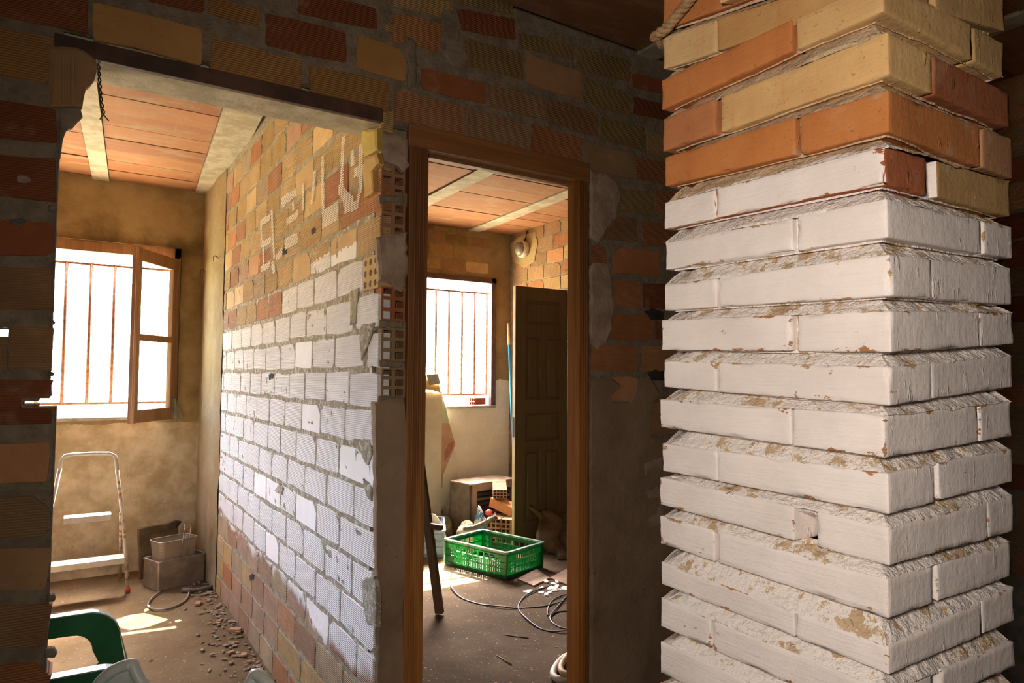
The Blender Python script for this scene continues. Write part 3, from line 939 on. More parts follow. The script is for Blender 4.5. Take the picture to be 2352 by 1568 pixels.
# partition bricks
ROWS = {-4: [756, 712, 669], -3: [793, 735], -2: [774, 733, 683, 646], -1: [814, 754, 707], 0: [832, 770, 718, 679, 644], 1: [812, 747, 701],
        2: [839, 768, 717, 677, 644, 610], 3: [803, 748, 701, 665, 630, 600], 4: [795, 738, 695, 656, 621, 592, 567], 5: [782, 729, 684, 648, 619, 586],
        6: [818, 756, 705, 665, 629, 600], 7: [786, 733, 686, 650, 617], 8: [816, 754, 705, 665], 9: [791, 735, 688, 650], 10: [831, 766, 713, 670, 634],
        11: [800, 737, 690, 651, 617], 12: [826, 760, 705, 652]}
Z0R, PITCH = 1.778, 0.1277
YEND = 4.72
for k in range(-8, 14):
    zt = Z0R - PITCH * k
    zb = zt - PITCH
    if zt > ZC + 0.02:
        continue
    if k in ROWS:
        js = [on('X', XP, x, 857).y for x in ROWS[k]]
    else:
        js = [Y0 + random.uniform(0.08, 0.25)]
    while js[-1] < YEND - 0.12:
        js.append(js[-1] + random.uniform(0.245, 0.272))
    edges = [Y0 + 0.004] + [y for y in js if y < YEND - 0.06] + [YEND]
    for a, b in zip(edges, edges[1:]):
        ga = random.uniform(0.005, 0.011) if a > Y0 + 0.05 else 0.0
        if k in (1, 2) and abs(a - edges[1]) < 1e-6:
            ga = 0.018
        gb = 0.006 + (0.015 if (k in (1, 2) and a == edges[0]) else 0)
        if b - ga - a - gb < 0.035:
            continue
        up = zt > 1.8
        key = random.choice('yyyypo' if up else ('oopy' if zt > 1.6 else ('ppppoy' if k >= 8 else 'ooyyp')))
        if a == edges[0] and k in (-1, -2, -3, 0):
            key = 'y' if k != -2 else 'o'
        paint = 0.0 if (a == edges[0] and k < 1) else 1.0
        if k == 0 and a > 3.05:
            paint = 0.0
        if k == -1 and a > 2.75:
            paint = 0.0
        dz = random.uniform(-0.003, 0.003)
        if k == 0 and a == edges[0]:
            # a brick set on edge with its round perforations showing
            hollow_end('brick', 'X', XP - 0.004, a, b - 0.004, zb + 0.006, zt - 0.012, 3, 3, wall_mid, (0.52, 0.36, 0.15), True, 0.045, 'clay_plain', 0.2)
            continue
        brick('X', XP, a + ga, b - gb, zb + 0.006 + dz, zt - 0.012 + dz, key, wall_mid, 0.04, BRP, paint)
# yellow broken brick at the top corner over the opening's jamb
o = patch('brick', 'X', XP - 0.012, [(836, 300), (871, 296), (872, 345), (842, 362), (835, 340)], 0.012, wall_mid, 'clay_plain', 41, 0.002)
o.color = (0.50, 0.38, 0.10, 1)
o = patch('brick', 'X', XP - 0.010, [(842, 362), (868, 352), (876, 376), (860, 392), (862, 440), (842, 456), (838, 400)], 0.010, wall_mid, 'clay_plain', 42, 0.003)
o.color = (0.52, 0.35, 0.13, 1)
# flat black patches painting the shade of holes in the joints
for (x, y) in ((720, 530), (622, 864), (653, 577), (578, 1325), (811, 677)):
    patch('hole', 'X', XP - 0.0018, [(x - 5, y - 3), (x + 1, y - 8), (x + 6, y - 5), (x + 4, y + 5), (x - 4, y + 8)], 0.0002, wall_mid, 'hole_shade', x, 0.002, 0.01, 0.003)
for k_, poly in enumerate(([(812, 1008), (850, 1010), (856, 1040), (846, 1070), (836, 1052)], [(836, 1098), (858, 1120), (856, 1150), (842, 1136)], [(836, 1330), (862, 1322), (868, 1380), (866, 1440), (846, 1430), (838, 1390)],
                            [(806, 668), (826, 660), (818, 740), (806, 745)], [(832, 748), (862, 742), (848, 790), (832, 826), (828, 780)], [(856, 920), (868, 925), (864, 1010), (858, 1000)], [(640, 1110), (652, 1118), (648, 1136), (632, 1128)])):
    patch('mortar_lump', 'X', XP - 0.001, poly, 0.004 + 0.002 * (k_ % 3), wall_mid, 'mortar_partition', 60 + k_, 0.004, 0.015, 0.006)
# hand-painted strokes, laid dash by dash on the ridges
STROKES = [[(130, 900), (135, 1140)], [(130, 905), (215, 850)], [(238, 780), (250, 1060), (265, 1270)], [(140, 1130), (225, 1075)], [(150, 1150), (155, 1380)],
           [(130, 1390), (215, 1330)], [(245, 1330), (262, 1390)], [(290, 1260), (340, 1205)], [(345, 700), (480, 605)], [(350, 680), (470, 590)], [(350, 690), (362, 735)],
           [(455, 700), (460, 780)], [(400, 895), (500, 815)], [(560, 500), (560, 760)], [(680, 380), (662, 620), (650, 695)], [(762, 230), (765, 640), (770, 950)],
           [(975, 20), (965, 190), (955, 520), (970, 600), (1000, 750)], [(1160, 90), (1150, 380), (1150, 560), (1110, 720), (1000, 765)], [(1065, 180), (1070, 320)],
           [(940, 560), (1000, 640), (1060, 690)], [(1100, 385), (1170, 360)], [(790, 800), (900, 730)], [(790, 850), (905, 790)], [(790, 900), (900, 850)], [(380, 1100), (490, 1050)], [(385, 1150), (495, 1085)]]
b = MB()
rs = random.Random(5)
ridge = {}
for st in STROKES:
    pts = [on('X', XP - 0.005, 570 + x / 4.48, 310 + y / 4.48) for x, y in st]
    for a, c_ in zip(pts, pts[1:]):
        L = (c_ - a).length
        k = max(2, int(L / 0.003))
        for i in range(k + 1):
            q = a.lerp(c_, i / k)
            zi = round(q.z / 0.0066)
            for dz in ((0,) if abs(c_.z - a.z) > abs(c_.y - a.y) else (-2, -1, 0, 1, 2)):
                wd = rs.uniform(0.013, 0.022)
                ridge.setdefault(zi + dz, []).append((q.y - wd, q.y + wd))
for zi, iv in ridge.items():
    iv.sort()
    out = [list(iv[0])]
    for a, c_ in iv[1:]:
        if a <= out[-1][1]:
            out[-1][1] = max(out[-1][1], c_)
        else:
            out.append([a, c_])
    z, h, x = zi * 0.0066 + 0.0016, 0.0018, XP - 0.0034
    for a, c_ in out:
        b.add([(x, a, z - h), (x, c_, z - h), (x, c_ - .003, z + h), (x, a + .003, z + h)], [(0, 3, 2, 1)])
b.build('painted_lettering', 'white_paint', wall_mid)
# pale plaster strip at the far end of the partition
st = MB()
vs, fs = [], []
ny, nz_ = 14, 60
for j in range(nz_ + 1):
    for i in range(ny + 1):
        y = YEND + (YB - YEND) * i / ny
        z = ZC * j / nz_
        t = i / ny
        d = 0.012 * math.sin(PI * min(1, t * 3.0) / 2) + 0.006 * nz((0, y, z), 6.0)
        e = 0.012 * nz((0, 1, z), 7) if i == 0 else 0
        vs.append((XP - d - 0.004, y + e, z))
for j in range(nz_):
    for i in range(ny):
        a = j * (ny + 1) + i
        fs.append((a, a + ny + 1, a + ny + 2, a + 1))
st.add(vs, fs)
st.build('plaster_strip', 'strip', wall_mid, True)
hk = MB()
for (x, y) in ((500, 592), (470, 622)):
    a = on('X', XP - 0.02, x, y)
    hk.tube([a + Vector((0.02, 0, 0)), a, a + Vector((-0.015, -.01, 0.012)), a + Vector((-0.03, -.02, 0)), a + Vector((-0.028, -.02, -0.03))], 0.003, 6)
hk.build('hook', 'iron', wall_mid, True)

# right room: bricks of the back wall above the window and of the right wall
for (z0, z1, off) in ((2.335, 2.43, 0.0), (2.455, 2.555, 0.12), (2.575, 2.665, 0.03), (2.685, 2.725, 0.15)):
    x = 2.30 + off
    while x < 3.16:
        brick('Y', YB - 0.004, x, x + 0.235, z0, z1, random.choice('yyodl'), wall_back2, 0.03)
        x += 0.25
for k in range(22):
    z0 = 0.01 + k * 0.1245
    y = YB - 0.02 - random.uniform(0, 0.2)
    while y > Y0 + 0.3:
        if z0 > 1.75 or y > 4.95:
            brick('X', XR - 0.004, y - 0.238, y, z0, z0 + 0.112, random.choice('oooyd'), wall_right, 0.03)
        y -= 0.25
    y = 2.0 - random.uniform(0, 0.2)
    while y > 0.6:
        if z0 > 0.4:
            brick('X', XR - 0.004, y - 0.238, y, z0, z0 + 0.112, random.choice('rdol'), wall_right, 0.03)
        y -= 0.25
patch('plaster', 'X', XR - 0.004, [(1172, 560), (1190, 545), (1230, 530), (1236, 560), (1228, 600), (1205, 615), (1180, 600)], 0.008, wall_right, 'ochre', 51)

# ------------------------------------------------------------------ ceilings: concrete joists and clay boards between them
def clay_ceiling(beams, y0, y1, x0, x1, pitch, seed, dark=1.0):
    r = random.Random(seed)
    xs = [(x0, x0)] + beams + [(x1, x1)]
    for (xa, xb, dx) in [(b_[0], b_[1], b_[2]) for b_ in beams]:
        b = MB()
        L = y1 - y0
        b.add([(xa, y0, ZC - .012), (xb, y0, ZC - .012), (xb + dx, y1, ZC - .012), (xa + dx, y1, ZC - .012),
               (xa, y0, ZC + .08), (xb, y0, ZC + .08), (xb + dx, y1, ZC + .08), (xa + dx, y1, ZC + .08)],
              [(3, 2, 1, 0), (4, 5, 6, 7), (0, 1, 5, 4), (1, 2, 6, 5), (2, 3, 7, 6), (3, 0, 4, 7)])
        b.build('joist', 'concrete', ceiling)
    n = len(beams)
    for i in range(n + 1):
        la = (x0, 0) if i == 0 else (beams[i - 1][1], beams[i - 1][2])
        lb = (x1, 0) if i == n else (beams[i][0], beams[i][2])
        y = y0
        while y < y1 - 0.02:
            ye = min(y + pitch - 0.006, y1)
            ta, tb = (y - y0) / (y1 - y0), (ye - y0) / (y1 - y0)
            xa0, xa1 = la[0] + la[1] * ta + .004, la[0] + la[1] * tb + .004
            xb0, xb1 = lb[0] + lb[1] * ta - .004, lb[0] + lb[1] * tb - .004
            if xb0 - xa0 > 0.03:
                z = ZC + r.uniform(-0.004, 0.003)
                b = MB()
                b.add([(xa0, y, z), (xb0, y, z), (xb1, ye, z), (xa1, ye, z), (xa0, y, z + .05), (xb0, y, z + .05), (xb1, ye, z + .05), (xa1, ye, z + .05)],
                      [(3, 2, 1, 0), (4, 5, 6, 7), (0, 1, 5, 4), (1, 2, 6, 5), (2, 3, 7, 6), (3, 0, 4, 7)])
                o = b.build('clay_board', 'tile', ceiling)
                k = r.uniform(0.88, 1.08) * dark
                c_ = r.choice([(0.25, 0.098, 0.03), (0.28, 0.112, 0.037), (0.235, 0.083, 0.024)])
                o.color = (c_[0] * k, c_[1] * k, c_[2] * k, 1)
            y += pitch
clay_ceiling([(-0.64, -0.54, 0.2), (-0.02 - 0.12, -0.02 - 0.02, 0.23), (0.51, 0.70, 0.23)], Y0 + 0.11, YB, -1.79, XP, 0.235, 1)
clay_ceiling([(1.40, 1.54, 0.08), (2.16, 2.29, 0.08), (2.90, 3.03, 0.16)], Y0 + 0.11, YB, XP + 0.09, XR, 0.245, 2)
clay_ceiling([(-1.0, -0.9, 0), (0.0, 0.1, 0), (1.0, 1.1, 0), (1.95, 2.05, 0), (2.9, 3.0, 0)], -1.2, Y0, -1.79, XR, 0.25, 3, 0.8)

# ------------------------------------------------------------------ door frame
XL0, XL1, XR0, XR1 = on('Y', Y0, 933, 800).x, on('Y', Y0, 977, 800).x, 1.632, on('Y', Y0, 1349, 900).x
DT = 2.135
door = structure(thing('door_1', '', ''))
for k_ in ('label', 'category'):
    del door[k_]
def jamb(x0, x1, rabbet):
    b = MB()
    b.box(((x0 + x1) / 2, Y0 + 0.028, DT / 2), (x1 - x0, 0.075, DT), None, 0.003)
    s = 1 if rabbet > 0 else -1
    for t in (0.30, 0.55, 0.75):
        b.box((x0 + (x1 - x0) * t, Y0 - 0.011, DT / 2), ((x1 - x0) * 0.10, 0.006, DT - 0.01), None, 0.002)
    return b
jamb(XL0, XL1, 1).build('jamb', 'frame_wood', door)
jamb(XR0, XR1, -1).build('jamb', 'frame_wood', door)
b = MB()
b.box(((XL0 + XR1) / 2, Y0 + 0.028, DT + 0.035), (XR1 - XL0 + 0.01, 0.08, 0.075), None, 0.003)
b.box(((XL1 + XR0) / 2, Y0 + 0.05, DT - 0.006), (XR0 - XL1, 0.03, 0.014), None, 0.002)
b.build('head', 'frame_wood_x', door)

# ------------------------------------------------------------------ windows
win1 = structure(thing('window_1', '', ''))
win2 = structure(thing('window_2', '', ''))
for o in (win1, win2):
    for k_ in ('label', 'category'):
        del o[k_]
def window_frame(win, W, y, wd, mat, dep=0.06, head=None):
    x0, x1, z0, z1 = W
    hd = head or wd
    for (c, d) in ((((x0 + x1) / 2, y, z1 - hd / 2), (x1 - x0, dep, hd)), (((x0 + x1) / 2, y, z0 + wd * .3), (x1 - x0, dep, wd * .6)),
                   ((x0 + wd / 2, y, (z0 + z1) / 2), (wd, dep, z1 - z0)), ((x1 - wd / 2, y, (z0 + z1) / 2), (wd, dep, z1 - z0))):
        b = MB()
        b.box(c, d, None, 0.003)
        b.build('frame_rail', mat, win)
window_frame(win1, WIN1, YB + 0.05, 0.045, 'window_wood', 0.06, 0.075)
window_frame(win2, WIN2, YB + 0.015, 0.05, 'window_dark', 0.05)
def grille(win, W, y, xs, zt, zb, name='bar'):
    for x in xs:
        b = MB()
        b.tube([(x, y, zb), (x, y, zt)], 0.012, 8)
        b.build(name, 'iron', win, True)
    for z in (zt, zb):
        b = MB()
        b.bar((W[0], y, z), (W[1], y, z), 0.02, 0.016)
        b.build('cross_bar', 'iron', win)
YG = YB + 0.12
x1s = [on('Y', YG, x, 780).x for x in (147, 204, 259)]
sp = x1s[1] - x1s[0]
grille(win1, WIN1, YG, [x1s[0] - sp * 3, x1s[0] - sp * 2, x1s[0] - sp] + x1s + [x1s[2] + sp], on('Y', YG, 200, 606).z, on('Y', YG, 200, 926).z)
x2s = [on('Y', YG, x, 750).x for x in (1001, 1031, 1061, 1090)]
sp = x2s[1] - x2s[0]
grille(win2, WIN2, YG, [x2s[0] - sp * 3, x2s[0] - sp * 2, x2s[0] - sp] + x2s + [x2s[3] + sp], on('Y', YG, 1050, 669).z, on('Y', YG, 1050, 906).z)
# sills
b = MB(); b.box(((WIN1[0] + WIN1[1]) / 2, YB + 0.07, WIN1[2] + 0.012), (WIN1[1] - WIN1[0], 0.16, 0.024), None, 0.004)
b.build('sill', 'concrete', win1)
b = MB(); b.box(((WIN2[0] + WIN2[1]) / 2, YB + 0.07, WIN2[2] + 0.012), (WIN2[1] - WIN2[0], 0.18, 0.024), None, 0.004)
b.build('sill', 'concrete', win2)
# the open leaf of window 1
hx, hy = 0.632, YB + 0.012
fx, fy = 0.338, 5.10
LW = math.hypot(hx - fx, hy - fy)
leaf = thing('window_leaf', 'open wooden window leaf with two glass panes, hinged at the right of the barred window', 'window', (hx, hy, 1.05), math.atan2(fy - hy, fx - hx))
LZ = 1.16
def rail(nm, x0, x1, z0, z1, thk=0.036):
    b = MB()
    b.box(((x0 + x1) / 2, 0, (z0 + z1) / 2), (x1 - x0, thk, z1 - z0), None, 0.004)
    return b.build(nm, 'window_wood', leaf)
rail('stile', 0, 0.06, 0, LZ)
rail('stile', LW - 0.06, LW, 0, LZ)
b = MB(); b.box((LW - 0.004, 0.026, LZ / 2), (0.034, 0.02, LZ), None, 0.003); b.build('closing_strip', 'window_wood', leaf)
rail('rail', 0.06, LW - 0.06, LZ - 0.085, LZ)
rail('rail', 0.06, LW - 0.06, 0, 0.085)
rail('rail', 0.06, LW - 0.06, 0.545, 0.59)
for (z0, z1) in ((0.08, 0.55), (0.585, LZ - 0.08)):
    b = MB(); b.box((LW / 2, 0.0, (z0 + z1) / 2), (LW - 0.11, 0.004, z1 - z0)); b.build('pane', 'glass', leaf)
for z in (0.14, 0.95):
    b = MB(); b.tube([(-0.006, -0.018, z - 0.035), (-0.006, -0.018, z + 0.035)], 0.008, 8); b.build('hinge', 'iron', leaf, True)
lf2 = copy_tree(leaf)
lf2.location.x = WIN1[0] + 0.03
lf2.rotation_euler = (0, 0, rad(-112))
lf2['label'] = 'window leaf with glass panes standing open at the left of the barred window'
# rag hanging by the frame
def sheet(name, grid, mat, parent=None, thick=0.002):
    """Cloth-like surface from a grid of points, given a thickness."""
    ny, nx = len(grid), len(grid[0])
    vs = [p for row in grid for p in row]
    fs = []
    for j in range(ny - 1):
        for i in range(nx - 1):
            a = j * nx + i
            fs.append((a, a + 1, a + nx + 1, a + nx))
    o = obj(name, mesh(name, vs, fs, True), mat, parent)
    md = o.modifiers.new('thick', 'SOLIDIFY'); md.thickness = thick; md.offset = 0
    return o
a = on('Y', YB - 0.02, 400, 912)
gr = [[a + Vector((0.05 * (i / 6 - .5) * (0.5 + j / 8) + 0.02 * (j / 8), -0.012 * math.sin(i * 1.9 + j * .3), -0.16 * j / 8)) for i in range(7)] for j in range(9)]
tag(sheet('hanging_rag', gr, simple('green_rag', (0.16, 0.22, 0.15), (0.30, 0.26, 0.14), 20)), 'greenish rag hanging at the lower hinge side of the open window leaf', 'rag')

# ------------------------------------------------------------------ the pillar
PXL, PYC = 0.796, 0.430
PUL, PVR = 0.358, 0.328
L0, RX = 1520, 2325
C = lambda x: 1500 + x / 2.7606
# row: left top, left bottom, corner top, corner bottom, right top, right bottom, corner x, left joint, right joint, kind, paints
PR = [
 ('Z', -10, 70, -190, -110, -120, -22, 2022, (1826, 1836), (1995, 2000), 1),
 ('A', 83, 159, -82, -10, -8, 85, 2024, (1645, 1650), (2138, 2146), 0),
 ('B', 185, 253, -50, 25, 108, 187, 2026, (1822, 1828), (2232, 2238), 1),
 ('C', 275, 350, 72, 171, 217, 295, 2036, (1646, 1654), (2140, 2147), 0),
 ('D', 364, 431, 203, 301, 318, 409, 2043, (1827, 1840), (2255, 2259), 1),
 ('E', 465, 527, 333, 421, 418, 498, 2036, (1643, 1649), (2134, 2154), 0),
 ('F', 558, 621, 455, 545, 522, 595, 2037, (1814, 1832), (2254, 2257), 1),
 ('G', 654, 714, 583, 679, 614, 699, 2042, (1645, 1650), (2139, 2142), 0),
 ('H', 735, 804, 714, 809, 718, 790, 2040, (1820, 1827), (2245, 2248), 1),
 ('I', 828, 889, 842, 932, 815, 889, 2041, (1643, 1648), (2138, 2141), 0),
 ('J', 917, 981, 953, 1052, 920, 1002, 2034, (1819, 1823), (2248, 2250), 1),
 ('K', 1018, 1081, 1087, 1181, 1031, 1107, 2042, (1646, 1651), (2146, 2161), 0),
 ('L', 1096, 1159, 1210, 1300, 1136, 1220, 2037, (1826, 1871), (2264, 2267), 1),
 ('M', 1185, 1250, 1330, 1423, 1245, 1324, 2037, (1642, 1648), (2139, 2157), 0),
 ('N', 1290, 1342, 1486, 1549, 1346, 1427, 2037, (1820, 1826), (2250, 2253), 1),
 ('O', 1373, 1440, 1590, 1672, 1471, 1530, 2037, (1628, 1640), (2146, 2158), 0),
 ('P', 1474, 1547, 1714, 1796, 1568, 1640, 2037, (1822, 1830), (2250, 2253), 1),
]
# fix the corner of row B: it hangs lower than the eye line suggests
rows = []
for (nm_, lt, lb, ct, cb, rt_, rb, cx, lj, rj, kind) in PR:
    yc = on('X', PXL, cx, (ct + cb) / 2).y
    z = dict(lt=on('X', PXL, L0, lt).z, lb=on('X', PXL, L0, lb).z, ct=on('X', PXL, cx, ct).z, cb=on('X', PXL, cx, cb).z,
             rt=on('Y', yc, RX, rt_).z, rb=on('Y', yc, RX, rb).z)
    ym = (lt + lb) / 2 + ((ct + cb) / 2 - (lt + lb) / 2) * (lj[0] - L0) / (cx - L0)
    u = [on('X', PXL, x, ym).y - yc for x in lj]
    v = [on('Y', yc, x, (rt_ + rb) / 2).x - PXL for x in rj]
    rows.append(dict(n=nm_, yc=yc, z=z, u=(u[1], u[0]), v=v, kind=kind))
def clone_row(r, dz, nm_):
    q = dict(r); q['z'] = {k: v + dz for k, v in r['z'].items()}; q['n'] = nm_
    return q
PP = 0.0628
# rows above and below the frame carry on to the ceiling and the floor
def flat(r):
    q = dict(r); z = r['z']
    t, b_ = (z['lt'] + z['ct'] + z['rt']) / 3, (z['lb'] + z['cb'] + z['rb']) / 3
    q['z'] = dict(lt=t, ct=t, rt=t, lb=b_, cb=b_, rb=b_)
    return q
up_rows, dn_rows = [], []
top = rows[0]
k = 0
while top['z']['lt'] + PP * (k + 1) < ZC + 0.03 and k < 30:
    k += 1
    up_rows.insert(0, clone_row(rows[0] if k % 2 == 0 else rows[1], PP * k + ((0) if k % 2 == 0 else (top['z']['lt'] - rows[1]['z']['lt'])), 'U'))
k = 0
bot = rows[-1]
while bot['z']['cb'] - PP * (k + 1) > -0.03 and k < 30:
    k += 1
    dn_rows.append(clone_row(rows[-1] if k % 2 == 0 else rows[-2], -PP * k + (0 if k % 2 == 0 else (bot['z']['lt'] - rows[-2]['z']['lt'])), 'W'))
allrows = up_rows + rows + dn_rows
pillar = thing('brick_pillar', 'square brick pillar in the foreground, whitewashed below and bare yellow and orange brick above', 'pillar', (0, 0, 0))

def zsurf(r, which, u, v):
    z = r['z']
    a = z['c' + which]
    return a + (z['l' + which] - a) * u / PUL + (z['r' + which] - a) * v / PVR

def lumpy_block(r, u0, u1, v0, v1, seed, hi=True):
    """A brick of the pillar: box with worn edges, mapped on to its own slightly uneven course."""
    rr = random.Random(seed)
    du, dv, H = u1 - u0, v1 - v0, 0.05
    def ticks(L, s):
        e = min(0.0022, L * .2)
        k = max(1, int((L - 2 * e) / s))
        return [0.0] + [(e + (L - 2 * e) * i / k) / L for i in range(k + 1)] + [1.0] if L < 0.04 or not hi else [0.0, e / L] + [(4 * e + (L - 8 * e) * i / k) / L for i in range(k + 1)] + [1 - e / L, 1.0]
    s = 0.012 if hi else 0.2
    A, B, Cc = ticks(du, s), ticks(dv, s), ticks(H, 0.010 if hi else .2)
    vs, ix, fs, ed = [], {}, [], []
    jz = [rr.uniform(-.0015, .0015) for _ in range(4)]
    fu, fv = rr.uniform(-.0025, .0025), rr.uniform(-.0025, .0025)
    def vert(i, j, k):
        if (i, j, k) in ix:
            return ix[i, j, k]
        a, b_, c = A[i], B[j], Cc[k]
        u, v = u0 + du * a, v0 + dv * b_
        zb, zt = zsurf(r, 'b', u, v), zsurf(r, 't', u, v)
        p = Vector((PXL + v + fv, r['yc'] + u + fu, zb + (zt - zb) * c))
        # directions out of the block
        nrm = Vector(((b_ == 1.0) - (b_ == 0.0), (a == 1.0) - (a == 0.0), (c == 1.0) - (c == 0.0)))
        edges = abs(nrm.x) + abs(nrm.y) + abs(nrm.z)
        amp = 0.0006 * nz(p, 60, seed) + 0.0012 * nz(p, 14, seed)
        if edges >= 2:
            chip = max(0.0, nz(p, 34, seed + 3) - 0.18) * 0.009 + max(0.0, nz(p, 90, seed + 5)) * 0.0014
            amp -= 0.0008 + chip
        p += nrm.normalized() * amp
        vs.append(p)
        dd = sorted((min(a, 1 - a) * du, min(b_, 1 - b_) * dv, min(c, 1 - c) * H))[1]
        ed.append(max(0.0, 1 - dd / 0.009))
        ix[i, j, k] = len(vs) - 1
        return ix[i, j, k]
    nA, nB, nC = len(A) - 1, len(B) - 1, len(Cc) - 1
    for i in range(nA):
        for j in range(nB):
            fs.append((vert(i, j, 0), vert(i + 1, j, 0), vert(i + 1, j + 1, 0), vert(i, j + 1, 0)))
            fs.append((vert(i, j, nC), vert(i, j + 1, nC), vert(i + 1, j + 1, nC), vert(i + 1, j, nC)))
    for i in range(nA):
        for k_ in range(nC):
            fs.append((vert(i, 0, k_), vert(i, 0, k_ + 1), vert(i + 1, 0, k_ + 1), vert(i + 1, 0, k_)))
            fs.append((vert(i, nB, k_), vert(i + 1, nB, k_), vert(i + 1, nB, k_ + 1), vert(i, nB, k_ + 1)))
    for j in range(nB):
        for k_ in range(nC):
            fs.append((vert(0, j, k_), vert(0, j + 1, k_), vert(0, j + 1, k_ + 1), vert(0, j, k_ + 1)))
            fs.append((vert(nA, j, k_), vert(nA, j, k_ + 1), vert(nA, j + 1, k_ + 1), vert(nA, j + 1, k_)))
    me = mesh('brick', vs, fs, True)
    at = me.attributes.new('edge', 'FLOAT', 'POINT')
    at.data.foreach_set('value', ed)
    return me

PY, PO, PRD, PB = (0.58, 0.37, 0.165), (0.46, 0.175, 0.050), (0.34, 0.115, 0.045), (0.50, 0.33, 0.14)
COLS = {'Z': (PO, PY, PY), 'A': ((0.60, 0.42, 0.20), (0.46, 0.27, 0.10), PB), 'B': (PO, (0.55, 0.36, 0.155), PB), 'C': ((0.48, 0.20, 0.08), (0.62, 0.40, 0.17), PRD),
        'D': ((0.47, 0.18, 0.05), (0.49, 0.19, 0.055), (0.40, 0.21, 0.10)), 'E': ((0.44, 0.22, 0.11), (0.36, 0.115, 0.045), (0.46, 0.29, 0.12))}
PAINTS = {'Z': 0, 'A': 0, 'B': 0, 'C': 0, 'D': 0.0}
for ri, r in enumerate(allrows):
    hi = r['n'] not in 'UW'
    u, v = r['u'], r['v']
    cs = COLS.get(r['n'], random.choice([((0.42, 0.21, 0.10),) * 3, ((0.46, 0.30, 0.15),) * 3]) if r['n'] != 'U' else random.choice([(PY, PO, PY), (PO, PY, PB)]))
    q = 0.010
    if r['kind'] == 0:
        parts = [(u[1] and 0, u[0], 0, v[0], cs[1]), (u[1], PUL, 0, PVR * 0.62, cs[0]), (0, 0.115, v[1], PVR, cs[2]), (0.125, PUL, PVR * 0.66, PVR, cs[0])]
        parts[0] = (0, u[0], 0, v[0], cs[1])
    else:
        parts = [(0, u[0], 0, v[0], cs[1]), (u[1], PUL, 0, 0.115, cs[0]), (0, PUL * .62, v[1], PVR, cs[2]), (PUL * .66, PUL, 0.125, PVR, cs[0])]
    for bi, (a, b_, c, d, col) in enumerate(parts):
        if b_ - a < 0.01 or d - c < 0.01:
            continue
        o = obj('brick', lumpy_block(r, a, b_, c, d, ri * 7 + bi, hi), 'clay_pillar', pillar)
        k = random.uniform(0.94, 1.06)
        o.color = (col[0] * k, col[1] * k, col[2] * k, 1)
        pl = PAINTS.get(r['n'], 0 if r['n'] == 'U' else 1)
        pr_ = pl
        if r['n'] == 'E':
            pl, pr_ = 0.99, 0.42 if bi == 0 else 0.46
        o['paint_left'] = float(pl)
        o['paint_right'] = float(pr_)

# mortar: a recessed core with a sloping, spilling bed in every joint
mb = MB()
def side_point(side, s, d, z_fn, r):
    y0, y1, x0, x1 = r['yc'], r['yc'] + PUL, PXL, PXL + PVR
    if side == 0:
        u, v = (d + (PUL - 2 * d) * s), d
    elif side == 1:
        u, v = d, d + (PVR - 2 * d) * s
    elif side == 2:
        u, v = PUL - d, d + (PVR - 2 * d) * s
    else:
        u, v = d + (PUL - 2 * d) * s, PVR - d
    return u, v
def strip(rowa, rowb, side, n, core=False, tsteps=7):
    vs, fs = [], []
    for j in range(tsteps + 1):
        t = j / tsteps
        for i in range(n + 1):
            s = i / n
            u, v = side_point(side, s, 0.0, None, rowa)
            if core:
                zt, zb = zsurf(rowa, 't', u, v) + .002, zsurf(rowa, 'b', u, v) - .002
                z = zt + (zb - zt) * t
                p0_ = Vector((PXL + v, rowa['yc'] + u, z))
                d = 0.013 + 0.008 * nz(p0_, 9) + 0.002 * nz(p0_, 70)
                if rowa['n'] == 'L' and side == 0 and rowa['u'][0] < u < rowa['u'][1] and t > 0.3:
                    d += 0.05
            else:
                zt, zb = zsurf(rowa, 'b', u, v) + .003, zsurf(rowb, 't', u, v)
                p0_ = Vector((PXL + v, rowa['yc'] + u, (zt + zb) / 2))
                spill = 0.0035 * max(-0.2, nz(p0_, 22, 4.0)) + 0.0022 * max(0, nz(p0_, 80, 2.0))
                z = zt + (zb - spill - 0.001 - zt) * t
                p1_ = Vector((PXL + v, rowa['yc'] + u, z))
                slope = 0.025 * (1 - t) ** 0.95 + 0.0015
                if side < 2:
                    slope += 0.012 * max(0.0, 1 - (1 - s) * (PUL if side == 0 else PVR) / 0.035) * (1 - 0.4 * t)
                rough = (0.0022 * nz(p1_, 50) + 0.0017 * nz(p1_, 120)) * (1.0 if side == 0 else 1.7)
                d = slope - 0.0012 + rough * (0.35 + 0.65 * math.sin(PI * min(1, t * 1.05)))
                d -= max(0, nz(p0_, 17, 9.0) - 0.25) * 0.009 * (0.4 + t)
                if t == 1:
                    d = max(-0.001, min(d, 0.003)) + 0.002
            uu, vv = side_point(side, s, d, None, rowa)
            vs.append(Vector((PXL + vv, rowa['yc'] + uu, z)))
    for j in range(tsteps):
        for i in range(n):
            a = j * (n + 1) + i
            q_ = (a, a + 1, a + n + 2, a + n + 1)
            fs.append(q_ if side in (1, 2) else q_[::-1])
    mb.add(vs, fs)
for i in range(len(allrows)):
    ra = allrows[i]
    vis = ra['n'] not in 'UW'
    for side in range(4):
        n = (90 if vis and side < 2 else 16)
        strip(ra, ra, side, n, True, 5 if vis else 1)
        if i + 1 < len(allrows):
            strip(ra, allrows[i + 1], side, n if n < 20 else 120, False, 8 if vis and side < 2 else 2)
me = mesh('mortar', mb.v, mb.f, True)
obj('mortar', me, 'mortar_pillar', pillar)

